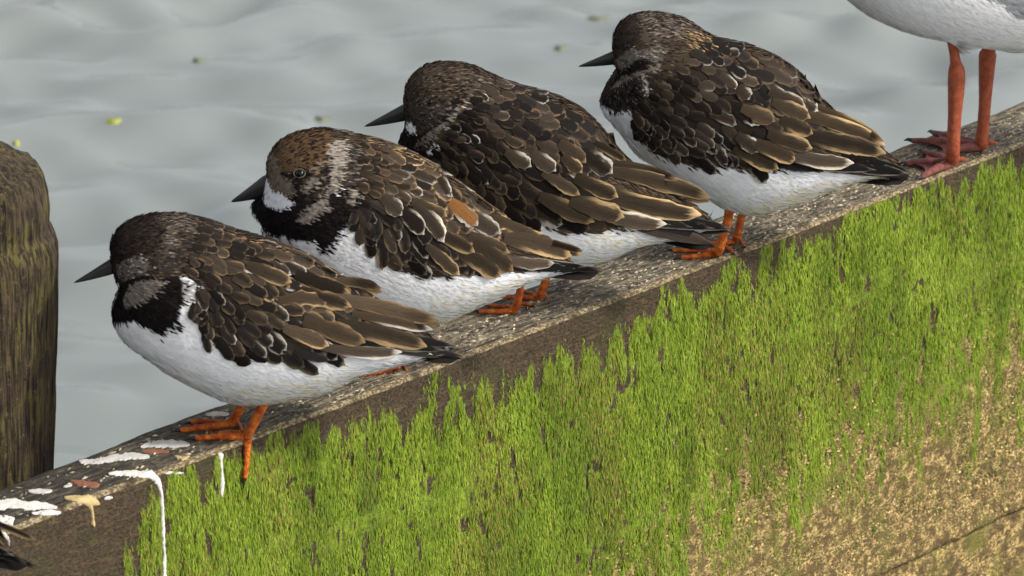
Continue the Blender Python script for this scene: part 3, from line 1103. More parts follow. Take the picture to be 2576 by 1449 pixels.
def patch_feathers(spec):
    """spec: zoom k, top curve, bottom curve, rows, cols, len (2), wid (2), ang (2: top, bottom, degrees down), style"""
    k = spec['k']
    out = []
    T = px(k, spec['top']); B = px(k, spec['bot'])
    sc = pscale(k)
    R, Cn = spec['rows'], spec['cols']
    for i in range(R):
        s = (i + 0.15) / R
        s = s ** spec.get('pow', 1.15)
        nc = max(2, int(round(Cn[0] + (Cn[1] - Cn[0]) * s)))
        a = polyline(T, s); b = polyline(B, s)
        a2 = polyline(T, min(1, s + 0.05)); b2 = polyline(B, min(1, s + 0.05))
        if s > 0.94:
            a2 = a + (a - polyline(T, s - 0.05)); b2 = b + (b - polyline(B, s - 0.05))
        for j in range(nc):
            t = (j + (0.25 if i % 2 else 0.75) + rng.uniform(-0.15, 0.15)) / nc
            base = a + (b - a) * t + rng.normal(0, 3.6, 2)
            dr = (a2 - a) * (1 - t) + (b2 - b) * t
            an = math.atan2(dr[1], dr[0]) + math.radians(spec['ang'][0] + (spec['ang'][1] - spec['ang'][0]) * t + rng.normal(0, 10))
            L = (spec['len'][0] + (spec['len'][1] - spec['len'][0]) * s) * sc * rng.uniform(0.78, 1.25)
            W = (spec['wid'][0] + (spec['wid'][1] - spec['wid'][0]) * s) * sc * rng.uniform(0.88, 1.12)
            tip = base + L * np.array([math.cos(an), math.sin(an)])
            out.append((base, tip, W, spec['style'], s, t))
    return out


def style_col(st, soft=0.0):
    cen, fri, wprob = st
    c = cen * math.exp(rng.normal(0, 0.38)); f = fri * math.exp(rng.normal(0.08, 0.30))
    if rng.uniform() < 0.25 and cen[0] > 0.0075:
        c = c * 0.7 + 0.3 * BROWN
    if rng.uniform() < wprob:
        f = lin(186, 180, 170)
    f = c + (f - c) * (1 - soft * rng.uniform(0, 1))
    c[3] = f[3] = 1
    return np.clip(c, 0, 0.9), np.clip(f, 0, 0.9)


def midc(c, fr):
    if c[0] < 0.012:
        return c
    m = c * 0.62 + np.minimum(fr, lin(100, 84, 64)) * 0.38
    m[3] = 1
    return m


def bird_leg(k, tarsus, toes, y_leg, top_up=None):
    """tarsus points (x, y, r) in survey sheet k standing at depth y_leg; toes: list of ([(x,y)...], r, claw)"""
    sc = pscale(k)
    parts = []
    t = np.array(tarsus, float)
    P = at_y(px(k, t[:, :2]), y_leg)
    mpp = (P[0, 1] - 0) * sc / FPX / math.cos(PITCH) * 1.06     # metres per sheet unit
    R = t[:, 2] * mpp
    d = P[0] - P[1]
    P = np.concatenate([[P[0] + d / np.linalg.norm(d) * 0.018], P]); R = np.concatenate([[R[0] * 1.05], R])
    v, f = tube(P, R, 12, 1.0, True, 0.02)
    parts.append((v, f, 1))
    for (pts, r, claw) in toes:
        rr = r * mpp
        Q = on_beam(px(k, np.array(pts, float)), rr * 0.80)
        if k in (10,):
            Q = Q
        rad = np.linspace(1.05, 0.72, len(Q)) * rr
        v, f = tube(Q, rad, 10, 1.0, True, 0.07)
        parts.append((v, f, 1))
        if claw:
            dd = Q[-1] - Q[-2]; dd /= np.linalg.norm(dd)
            cl = np.array([Q[-1], Q[-1] + dd * rr * 1.3 + [0, 0, rr * 0.25], Q[-1] + dd * rr * 2.6 - [0, 0, rr * 0.3]])
            v, f = tube(cl, [rr * 0.62, rr * 0.4, rr * 0.08], 8)
            parts.append((v, f, 2))
    # ankle knuckle
    a = P[-1]
    q = on_beam(px(k, np.array([toes[0][0][0]], float)), toes[0][1] * mpp * 0.9)[0]
    v, f = tube(np.array([a, (a + q) / 2, q]), [R[-1], R[-1] * 1.05, toes[0][1] * mpp * 1.15], 10)
    parts.append((v, f, 1))
    return parts


def make_bird(spec):
    k = spec['k']
    yb = spec['yb']
    outline = px(k, spec['outline']) if not isinstance(spec['outline'], np.ndarray) else spec['outline']
    V, F, Nn = inflate(outline, yb, hmax=spec.get('hmax', 0.044), c=spec.get('c', 2.9))
    bvh = BVHTree.FromPolygons([tuple(v) for v in V], F.tolist())
    root_at = np.append(at_z(px(k, [spec['foot']]), 0.0)[0][:2], 0.0)
    root_at[1] = yb
    root = empty(spec['name'], root_at, spec['label'], spec['cat'], spec.get('group'))
    zones = [(None if z[0] is None else px(z[4] if len(z) > 4 else k, z[0]),) + tuple(z[1:4]) for z in spec['zones']]
    Pm = V.copy(); Pm[:, 1] = np.where(V[:, 1] > yb, 2 * yb - V[:, 1], V[:, 1])
    col = paint(project(Pm), zones)
    parts = [(V, F.tolist(), 0)] + spec['legs']()
    Vb, Fb, Mi = joinmesh(parts)
    colb = np.concatenate([col, np.ones((len(Vb) - len(V), 4))])
    body = mesh_obj('body', Vb, Fb, [M_BODY, spec.get('leg_mat', M_ORANGE), M_CLAW, M_WEB], root, root_at, colors={'Col': colb})
    body.data.polygons.foreach_set('material_index', np.array(Mi, np.int32))
    # bill
    bl = spec.get('bill')
    head = at_y(px(k, [spec['head']]), yb)[0]
    if bl:
        tipp, up_, low = [at_y(px(k, [q]), yb)[0] for q in bl]
        for nm, a, b in (('upper', up_, (up_ + low) / 2 - (up_ - low) * 0.06), ('lower', (up_ + low) / 2 - (up_ - low) * 0.10, low)):
            pass
        c0 = (up_ + low) / 2; r0 = np.linalg.norm(up_ - low) / 2
        ax = tipp - c0; Lb = np.linalg.norm(ax); ax /= Lb
        upv = np.cross(np.array([0, 1.0, 0]), ax); upv *= np.sign(upv[2])
        Vq, Fq = [], []
        m, n = 22, 20
        for i in range(m):
            t = -0.22 + 1.22 * i / (m - 1)
            tt = max(t, 0)
            r = r0 * ((1 - tt) ** 0.9 * 0.93 + 0.07) * (0.35 if i == m - 1 else 1)
            ctr = c0 + ax * Lb * t + upv * r0 * (-0.04 * math.sin(tt * math.pi) + 0.05 * tt)
            for q in range(n):
                an = 2 * math.pi * q / n
                gr = 1 - 0.16 * math.exp(-((math.sin(an) + 0.12) / 0.10) ** 2) * (1 - tt * 0.7)       # gape line
                Vq.append(ctr + r * gr * (math.sin(an) * upv + 0.74 * math.cos(an) * np.array([0, 1.0, 0])))
        Fq = grid_faces(m, n, True) + [list(range(n))[::-1], list(range((m - 1) * n, m * n))]
        mesh_obj('bill', np.array(Vq), Fq, M_BILL, root, root_at)
    # eyes
    if spec.get('eye'):
        ex, ey, er, lid = spec['eye']
        q = px(k, [(ex, ey)])[0]
        r = Vector(rays(q)).normalized()
        loc, nor, _, dist = bvh.ray_cast(Vector(CAM), r)
        R = er * pscale(k) * dist / FPX
        for side in (0, 1):
            c3 = np.array(loc - nor * R * 0.45); nn = np.array(nor)
            if side:
                c3[1] = 2 * yb - c3[1]; nn = nn * [1, -1, 1]
            Vv, n1, n2 = [], 9, 16
            for i in range(n1):
                for j in range(n2):
                    th = math.pi * (i + 0.02) / (n1 - 1 + 0.04); ph = 2 * math.pi * j / n2
                    Vv.append(c3 + R * np.array([math.sin(th) * math.cos(ph), math.cos(th), math.sin(th) * math.sin(ph)]))
            eye = mesh_obj('eye', np.array(Vv), grid_faces(n1, n2, True), M_EYE, root, root_at)
            a = np.cross(nn, [0, 0, 1.0]); a /= np.linalg.norm(a); b = np.cross(nn, a)
            P = [c3 + nn * R * 0.50 + R * 0.98 * (math.cos(t) * a * 1.2 + math.sin(t) * b * 0.85) for t in np.linspace(0, 2 * math.pi, 22)]
            v, f = tube(np.array(P), np.full(22, R * 0.10), 6, 1.0, False)
            mesh_obj('eyelid', v, f, M_LID if lid else M_CLAW, eye, root_at)
    # wing
    wing_poly = None
    if spec.get('patches'):
        pa, pb = spec['patches'][0], spec['patches'][-1]
        Tt = px(pa['k'], pa['top']); Bb = px(pb['k'], pb['bot'])
        wing_poly = np.concatenate([Tt, Bb[::-1]])
        fs = []
        for sp in spec['patches']:
            fs += patch_feathers(sp)
        G, UVs, Cs = [], [], []
        nu_, nv_ = 20, 12
        Vu = []
        for i in range(nu_):
            for j in range(nv_):
                s = i / (nu_ - 1); t = j / (nv_ - 1)
                q = polyline(Tt, s) * (1 - t) + polyline(Bb, s) * t
                r = Vector(rays(q)).normalized()
                loc, nor, _, dd = bvh.ray_cast(Vector(CAM), r)
                Vu.append(np.array(loc + nor * 0.0003) if loc is not None else at_y(q, yb - 0.004))
        Vu = np.array(Vu)
        uvu = [(0.3, 0.5)] * len(Vu)
        wing = mesh_obj('wing', Vu, grid_faces(nu_, nv_), M_FEATHER, root, root_at, colors={'cen': DKBRN * [0.6, 0.6, 0.6, 1], 'fri': DKBRN, 'mid': DKBRN}, uv=uvu)
        far = [(Vu, grid_faces(nu_, nv_), uvu, DKBRN, DKBRN)]
        for (b0, t0, W, st, s, t) in fs:
            ok = [bvh.ray_cast(Vector(CAM), Vector(rays(b0 + (t0 - b0) * g_)).normalized()) for g_ in (0.0, 0.5, 0.8)]
            if any(h_[0] is None or h_[0].y > yb + 0.004 for h_ in ok):
                continue
            v, uvv, f = feather_geom(bvh, yb, b0, t0, W, 0.0005, 0.0013, bow=rng.normal(0, 0.03))
            c, fr = style_col(st, max(0.35, 1.0 - s * 0.9))
            mesh_obj('feather', v, f, M_FEATHER, wing, root_at, colors={'cen': c, 'fri': fr, 'mid': midc(c, fr)}, uv=uvv)
            far.append((v, f, uvv, c, fr))
        for q, fe in enumerate(spec['quills']):
            b0, t0, W, kind = fe[:4]
            b0, t0 = px(k, [b0, t0])
            W = W * pscale(k)
            st = QUILL[kind]
            l0, l1 = {'p': (0.0008, 0.0012), 't': (0.0011, 0.0018), 'w': (0.0011, 0.0017), 'r': (0.0012, 0.0019), 'x': (0.0002, 0.0004)}[kind]
            v, uvv, f = feather_geom(bvh, yb, b0, t0, W, l0 + q * 0.00002, l1 + q * 0.00002, 'long' if kind in 'px' else 'round', bow=fe[4] if len(fe) > 4 else 0.0, nu=12, quill=True)
            c, fr = style_col(st)
            vm = v.copy(); vm[:, 2] -= np.maximum(yb - v[:, 1], 0) * 2 * math.tan(PITCH) + 0.002
            mesh_obj('tail_feather' if kind == 'x' else 'feather', v, f, M_FEATHER, root if kind == 'x' else wing, root_at, colors={'cen': c, 'fri': fr, 'mid': midc(c, fr)}, uv=uvv)
            far.append((vm, f, uvv, c, fr))
        b0, t0 = [at_y(px(k, [q]), yb)[0] for q in spec['quills'][0][:2]]
        Vt, UVt = [], []
        for u in np.linspace(0, 1, 8):
            hw = 0.0075 * (1 if u < 0.7 else 1 - 0.55 * ((u - 0.7) / 0.3) ** 2)
            for v in np.linspace(-1, 1, 9):
                P = b0 + (t0 - b0) * u * (0.97 - 0.10 * v * v * (u > 0.8)) + np.array([0, v * hw, -0.0035 * v * v - 0.001])
                Vt.append(P); UVt.append((u * 0.9, 0.5 + 0.3 * v))
        mesh_obj('tail', np.array(Vt), grid_faces(8, 9), M_FEATHER, root, root_at, colors={'cen': QUILL['x'][0] * [0.5, 0.5, 0.5, 1], 'fri': QUILL['x'][0], 'mid': QUILL['x'][0]}, uv=UVt)
        # the wing turned away from the camera, one joined part
        VV, FF, UU, C1, C2 = [], [], [], [], []
        off = 0
        for (v, f, u, c, fr) in far:
            v = v.copy(); v[:, 1] = 2 * yb - v[:, 1]
            VV.append(v); FF += [[a + off for a in g][::-1] for g in f]; UU += list(u)
            C1.append(np.tile(c, (len(v), 1))); C2.append(np.tile(fr, (len(v), 1)))
            off += len(v)
        fw = mesh_obj('wing', np.concatenate(VV), FF, M_FEATHER, root, root_at, colors={'cen': np.concatenate(C1), 'fri': np.concatenate(C2), 'mid': np.concatenate(C1) * 0.6 + np.concatenate(C2) * 0.4}, uv=UU)
        fw['kind'] = 'stuff'
    wp = None
    if wing_poly is not None:
        ctr = wing_poly.mean(0)
        wp = ctr + (wing_poly - ctr) * 0.90
    tufts(V, F, Nn, zones, yb, head, wp, spec.get('ntuft', 15000), spec.get('tl', (0.0032, 0.0062)), spec.get('tw', (0.00045, 0.0006)), root, root_at, spec.get('lift', 0.16), bright=spec.get('bright', 0.16))
    return root


QUILL = {'p': (lin(13, 12, 12), lin(80, 75, 70), 0.0), 't': (lin(42, 34, 25), lin(154, 129, 93), 0.12), 'w': (lin(40, 34, 28), lin(190, 180, 164), 0.5),
         'r': (lin(112, 76, 42), lin(200, 186, 164), 0.6), 'x': (lin(28, 25, 24), lin(60, 52, 46), 0.0)}
ST_SC = (lin(30, 25, 21), lin(122, 101, 74), 0.10)
ST_SCW = (lin(38, 31, 24), lin(136, 110, 80), 0.12)
ST_COV = (lin(28, 24, 22), lin(108, 95, 78), 0.16)
ST_COVG = (lin(32, 28, 26), lin(134, 126, 115), 0.28)
ST_DK = (lin(25, 21, 19), lin(94, 77, 59), 0.10)
GROUP = 'turnstones perched along the groyne'

# ---- the turnstone with the black breast shield and a toe over the edge
b1 = dict(
    k=1, name='turnstone', cat='bird', yb=2.429, group=GROUP, foot=(1150, 1700),
    label='turnstone whose toe hangs over the plank edge, beside long white dropping',
    outline=[(310, 350), (312, 250), (345, 175), (420, 122), (530, 88), (690, 75), (800, 98), (950, 150), (1100, 205), (1300, 258), (1450, 320), (1600, 400), (1780, 520),
             (1980, 650), (2150, 760), (2300, 860), (2380, 930), (2250, 962), (2100, 995), (1850, 1055), (1720, 1110), (1650, 1170), (1500, 1195), (1300, 1225), (1110, 1248), (1010, 1215),
             (900, 1170), (760, 1100), (620, 1020), (530, 950), (440, 890), (370, 830), (335, 760), (318, 690), (345, 600), (368, 520), (345, 465)],
    head=(330, 410), bill=[(88, 512), (312, 362), (345, 452)], eye=(385, 322, 17, False),
    zones=[(None, WHITE, CREAM, 0.02),
           ([(1000, 1160), (1800, 1040), (1800, 1400), (900, 1400)], WHITE, CREAM, 0.35),
           ([(280, 500), (300, 60), (700, 40), (1300, 200), (2500, 800), (2500, 930), (1900, 930), (1200, 980), (900, 880), (830, 700), (850, 560), (760, 470), (560, 500), (400, 520)], SOOT, BROWN, 0.3),
           ([(290, 380), (300, 230), (400, 110), (560, 70), (640, 200), (560, 330), (470, 360), (380, 390)], BLACK, DKBRN, 0.5),
           ([(560, 70), (700, 60), (860, 110), (960, 170), (900, 210), (760, 180), (680, 240), (630, 170)], DKBRN, GREYB, 0.45),
           ([(620, 200), (700, 240), (680, 400), (600, 440), (640, 300)], SOOT, GREYB, 0.5),
           ([(940, 200), (1150, 230), (1420, 320), (1420, 380), (1150, 330), (960, 330)], DKBRN, BUFF, 0.45),
           ([(350, 400), (470, 340), (570, 400), (500, 470), (400, 500), (350, 470)], SOOT, PALE, 0.5),
           ([(370, 500), (345, 600), (300, 690), (330, 760), (400, 760), (470, 745), (500, 790), (560, 800), (590, 830), (640, 825), (660, 800), (710, 790), (720, 700), (760, 620), (770, 540), (740, 470), (600, 480), (480, 470)], BLACK, SOOT, 0.25),
           ([(430, 520), (520, 495), (600, 490), (640, 520), (560, 600), (480, 640), (400, 665), (385, 615)], GREYB, PALE, 0.55),
           ([(750, 480), (800, 480), (850, 540), (850, 600), (800, 640), (770, 620)], GREYB, WHITE, 0.6)],
    patches=[dict(k=1, top=[(850, 135), (1100, 208), (1350, 280), (1600, 395), (1800, 520)], bot=[(770, 440), (950, 540), (1150, 630), (1400, 720), (1650, 760)], rows=12, cols=(7, 4), len=(95, 250), wid=(52, 105), ang=(2, 14), style=ST_SC),
             dict(k=1, top=[(850, 520), (1050, 600), (1300, 690), (1550, 760), (1700, 790)], bot=[(840, 660), (900, 850), (1020, 950), (1300, 960), (1600, 940)], rows=10, cols=(6, 3), len=(110, 220), wid=(62, 95), ang=(22, 30), style=ST_COV)],
    quills=[((1950, 850), (2480, 962), 60, 'x'), ((1950, 900), (2400, 965), 60, 'x'), ((1900, 830), (2440, 900), 70, 'p'), ((1800, 850), (2380, 930), 80, 'p'), ((1450, 930), (1670, 990), 70, 'p'), ((1600, 900), (2110, 938), 80, 'w', 0.04),
            ((1700, 760), (2265, 905), 120, 't'), ((1800, 700), (2300, 800), 70, 't'), ((1700, 600), (2335, 748), 100, 't'), ((1500, 740), (1885, 880), 120, 't'), ((1380, 790), (1660, 900), 100, 't'),
            ((1650, 500), (1980, 545), 70, 't', -0.04), ((1450, 560), (1800, 660), 100, 't'), ((1450, 460), (1790, 578), 100, 't'), ((1350, 620), (1670, 640), 90, 't', -0.08), ((1150, 400), (1430, 510), 100, 't')],
    legs=lambda: bird_leg(9, [(1330, 320, 66), (1210, 560, 60), (1090, 780, 62)],
                          [([(1060, 835), (850, 850), (600, 850), (400, 870)], 50, True), ([(1065, 870), (1052, 960), (1045, 1180), (1022, 1340)], 50, True), ([(980, 790), (850, 790), (700, 800)], 38, False)], 2.4205)
    + bird_leg(9, [(1065, 310, 64), (970, 470, 60), (885, 620, 62)],
               [([(850, 690), (640, 715), (400, 735), (200, 765)], 48, True), ([(790, 660), (600, 648), (400, 640), (330, 655)], 38, True), ([(940, 610), (985, 680), (1015, 745)], 26, False)], 2.4385),
)

# ---- the turnstone with the clear pale eye ring
b2 = dict(
    k=2, name='turnstone', cat='bird', yb=2.527, group=GROUP, foot=(1000, 1650),
    label='chestnut backed turnstone with a visible eye ring and ragged black bib',
    outline=[(303, 395), (305, 300), (330, 225), (400, 150), (500, 105), (640, 88), (760, 98), (900, 130), (1050, 172), (1200, 225), (1330, 292), (1450, 370), (1600, 485), (1750, 600), (1900, 720),
             (2080, 830), (2230, 930), (2350, 1000), (2200, 1030), (1980, 1075), (1850, 1150), (1600, 1262), (1420, 1335), (1200, 1360), (950, 1310), (700, 1180), (480, 1010), (340, 870), (262, 780),
             (285, 690), (225, 665), (200, 600), (225, 550), (285, 530)],
    head=(310, 460), bill=[(75, 568), (310, 395), (300, 530)], eye=(518, 380, 34, True),
    zones=[(None, WHITE, CREAM, 0.02),
           ([(1300, 1180), (2100, 1040), (2100, 1500), (1200, 1500)], WHITE, CREAM, 0.3),
           ([(280, 400), (300, 60), (700, 60), (1300, 240), (2500, 900), (2500, 1010), (1900, 1020), (1300, 1060), (1080, 980), (900, 700), (850, 560), (760, 470), (640, 560), (450, 560)], DKBRN, BROWN, 0.4),
           ([(195, 560), (285, 515), (440, 590), (500, 560), (690, 520), (850, 450), (870, 640), (720, 850), (450, 800), (290, 770)], BLACK, SOOT, 0.4),
           ([(340, 340), (350, 220), (420, 150), (560, 100), (720, 100), (720, 200), (690, 300), (600, 340), (560, 360), (480, 360), (390, 370)], lin(88, 69, 50), lin(34, 28, 24), 0.5),
           ([(295, 400), (300, 280), (345, 250), (390, 370), (420, 420), (470, 440), (470, 530), (340, 500)], GREYB, lin(122, 104, 84), 0.5),
           ([(560, 420), (660, 330), (700, 250), (640, 300), (540, 400)], GREYB, BUFF, 0.5),
           ([(690, 190), (790, 150), (860, 250), (800, 330), (770, 430), (700, 540), (600, 640), (500, 700), (480, 670), (560, 600), (640, 560), (690, 450), (710, 330)], PALE, GREYB, 0.35),
           ([(790, 220), (880, 190), (950, 240), (930, 400), (860, 470), (800, 430), (820, 320)], SOOT, GREYB, 0.4),
           ([(900, 140), (1250, 250), (1300, 320), (1100, 320), (950, 240)], DKBRN, BUFF, 0.5),
           ([(380, 375), (480, 372), (580, 350), (580, 400), (500, 425), (430, 410)], BLACK, SOOT, 0.3),
           ([(460, 430), (540, 420), (560, 470), (640, 430), (690, 250), (715, 330), (690, 440), (610, 520), (480, 575), (440, 550), (470, 500)], BLACK, SOOT, 0.3),
           ([(560, 440), (650, 380), (640, 440), (540, 520), (520, 480)], GREYB, PALE, 0.5),
           ([(205, 550), (285, 525), (310, 590), (430, 600), (480, 570), (520, 640), (490, 700), (600, 660), (700, 600), (790, 490), (840, 560), (870, 650), (830, 720), (760, 780), (720, 840), (690, 885), (640, 890), (600, 810), (560, 770), (480, 780), (450, 835), (420, 780), (330, 795), (295, 720), (290, 640), (255, 690), (200, 620)], BLACK, SOOT, 0.3),
           ([(490, 690), (560, 620), (680, 540), (700, 570), (640, 650), (540, 710)], PALE, GREYB, 0.3),
           ([(810, 490), (880, 470), (910, 540), (880, 600), (820, 560)], GREYB, PALE * 1.3, 0.5),
           ([(272, 532), (330, 508), (405, 524), (480, 574), (440, 606), (360, 612), (300, 590)], lin(232, 232, 236), lin(232, 232, 236), 0.5)],
    patches=[dict(k=2, top=[(920, 135), (1150, 212), (1400, 340), (1620, 500), (1830, 670)], bot=[(900, 500), (1050, 540), (1250, 600), (1450, 700), (1650, 800)], rows=13, cols=(8, 4), len=(90, 250), wid=(46, 110), ang=(0, 8), style=ST_SCW),
             dict(k=2, top=[(900, 540), (1050, 570), (1200, 640), (1400, 760), (1600, 850)], bot=[(890, 660), (960, 800), (1080, 900), (1300, 960), (1550, 960)], rows=9, cols=(5, 3), len=(130, 230), wid=(66, 105), ang=(32, 30), style=ST_COV)],
    quills=[((1950, 960), (2480, 1015), 50, 'x'), ((1900, 985), (2490, 1000), 60, 'p'), ((1900, 965), (2400, 985), 60, 'p'), ((1850, 955), (2270, 985), 60, 'p'), ((1850, 935), (2178, 965), 80, 'w', 0.05),
            ((2050, 800), (2362, 888), 50, 't'), ((1850, 800), (2292, 918), 130, 't', -0.03), ((1850, 710), (2212, 862), 80, 't'), ((1780, 660), (2110, 835), 90, 't'),
            ((1650, 840), (1912, 1020), 130, 't'), ((1560, 880), (1830, 1055), 120, 't'), ((1620, 780), (1885, 900), 95, 't'), ((1350, 850), (1560, 1045), 90, 't'), ((1400, 760), (1660, 895), 95, 't'),
            ((1600, 640), (1828, 775), 120, 'w'), ((1500, 560), (1680, 725), 110, 'r'), ((1250, 560), (1480, 660), 90, 't'), ((1060, 540), (1185, 655), 110, 'w', -0.06), ((1150, 600), (1330, 780), 110, 'w', -0.06), ((1270, 590), (1460, 830), 110, 'w', -0.08)],
    legs=lambda: bird_leg(10, [(1040, 150, 62), (1020, 330, 60), (985, 520, 62)],
                          [([(960, 610), (760, 650), (520, 690), (340, 730)], 52, True), ([(880, 570), (660, 585), (430, 635)], 42, True), ([(1040, 530), (1110, 560), (1140, 620)], 26, False)], 2.519)
    + bird_leg(10, [(790, -100, 62), (770, 130, 60), (740, 330, 62)],
               [([(700, 420), (500, 450), (260, 480)], 48, True), ([(800, 380), (880, 420)], 26, False)], 2.541),
)

# ---- the darkest turnstone
b3 = dict(
    k=3, name='turnstone', cat='bird', yb=2.627, group=GROUP, foot=(1000, 1500),
    label='dark brown turnstone with a white chin spot and crossed black tail tips',
    outline=[(315, 335), (325, 240), (360, 170), (430, 100), (540, 72), (660, 72), (780, 97), (860, 145), (960, 195), (1120, 245), (1300, 292), (1430, 352), (1530, 425), (1640, 545), (1720, 660), (1830, 770),
             (2000, 880), (2200, 1010), (2330, 1110), (2250, 1170), (2100, 1220), (1900, 1240), (1760, 1290), (1600, 1372), (1250, 1410), (900, 1310), (600, 1110), (400, 870), (300, 690), (278, 620),
             (300, 560), (325, 510), (335, 465)],
    head=(325, 405), bill=[(62, 500), (322, 352), (335, 460)], eye=(488, 338, 24, False),
    zones=[(None, WHITE, CREAM, 0.08),
           ([(1500, 1200), (2200, 1150), (2200, 1500), (1500, 1500)], WHITE, CREAM, 0.3),
           ([(280, 400), (280, 40), (700, 40), (1400, 300), (2500, 1000), (2500, 1160), (1900, 1160), (1300, 1180), (900, 980), (600, 760), (300, 720), (250, 600)], DKBRN, BROWN, 0.4),
           ([(300, 350), (320, 200), (430, 90), (600, 60), (780, 90), (760, 200), (640, 330), (560, 330), (420, 340)], lin(34, 29, 26), lin(88, 76, 63), 0.45),
           ([(640, 150), (800, 130), (1000, 220), (1300, 300), (1350, 400), (1150, 370), (950, 330), (760, 300), (700, 250)], DKBRN, GREYB, 0.35),
           ([(330, 350), (460, 330), (600, 320), (600, 420), (520, 500), (420, 500), (350, 440)], SOOT, GREYB, 0.35),
           ([(270, 640), (320, 500), (420, 560), (560, 450), (680, 260), (720, 180), (710, 270), (600, 450), (420, 640), (480, 680), (640, 520), (760, 340), (850, 320), (700, 560), (480, 690), (330, 720)], BLACK, SOOT, 0.3),
           ([(745, 290), (700, 330), (560, 480), (400, 600), (385, 640), (430, 625), (560, 520), (690, 390), (750, 300)], GREYB, PALE, 0.5),
           ([(325, 475), (370, 480), (400, 530), (370, 545), (340, 520)], lin(228, 228, 230), WHITE, 0.4),
           ([(470, 670), (520, 600), (530, 610), (500, 675)], WHITE, WHITE, 0.5)],
    patches=[dict(k=3, top=[(860, 200), (1130, 255), (1350, 325), (1530, 440), (1680, 610)], bot=[(480, 660), (720, 690), (980, 740), (1220, 770), (1450, 790)], rows=13, cols=(9, 4), len=(90, 230), wid=(48, 110), ang=(6, 18), style=ST_DK),
             dict(k=3, top=[(560, 690), (800, 720), (1000, 770), (1220, 800), (1420, 850)], bot=[(600, 780), (780, 930), (980, 1050), (1220, 1110), (1480, 1110)], rows=10, cols=(4, 3), len=(130, 260), wid=(70, 120), ang=(28, 22), style=ST_DK)],
    quills=[((1800, 1130), (2345, 1262), 90, 'x'), ((1850, 1110), (2330, 1235), 70, 'x'), ((1900, 1080), (2455, 1165), 85, 'p'), ((1800, 1085), (2345, 1165), 80, 'p'), ((1750, 1080), (2200, 1155), 80, 'p'), ((1650, 1070), (2060, 1140), 75, 'p'),
            ((1550, 1030), (2030, 1135), 110, 'w', 0.05), ((1550, 900), (2258, 1075), 130, 't', 0.04), ((1600, 780), (2312, 962), 115, 't', -0.03), ((1650, 740), (2100, 850), 70, 't', -0.04),
            ((1400, 980), (1755, 1090), 130, 't'), ((1200, 950), (1560, 1120), 120, 't'), ((1430, 830), (1715, 960), 110, 't'), ((1220, 800), (1465, 945), 80, 't'), ((1480, 660), (1678, 805), 130, 'w'),
            ((1330, 600), (1505, 735), 105, 't'), ((1150, 670), (1310, 790), 110, 'w'), ((980, 660), (1150, 760), 100, 'w'), ((1560, 600), (1765, 722), 60, 't'), ((1350, 690), (1480, 800), 90, 't')],
    legs=lambda: bird_leg(11, [(1265, 340, 74), (1235, 600, 70), (1175, 850, 80)],
                          [([(1110, 1035), (850, 1055), (600, 1055), (380, 1050)], 58, True), ([(1060, 965), (820, 950), (600, 910), (440, 875)], 50, True), ([(1240, 880), (1390, 895), (1470, 925)], 42, True)], 2.6165)
    + bird_leg(11, [(1790, 240, 80), (1740, 450, 78), (1650, 660, 80)],
               [([(1640, 770), (1400, 765), (1050, 750), (720, 730)], 55, True), ([(1540, 690), (1400, 640), (1330, 610)], 36, False), ([(1740, 650), (1785, 720), (1815, 790)], 28, False)], 2.640),
)

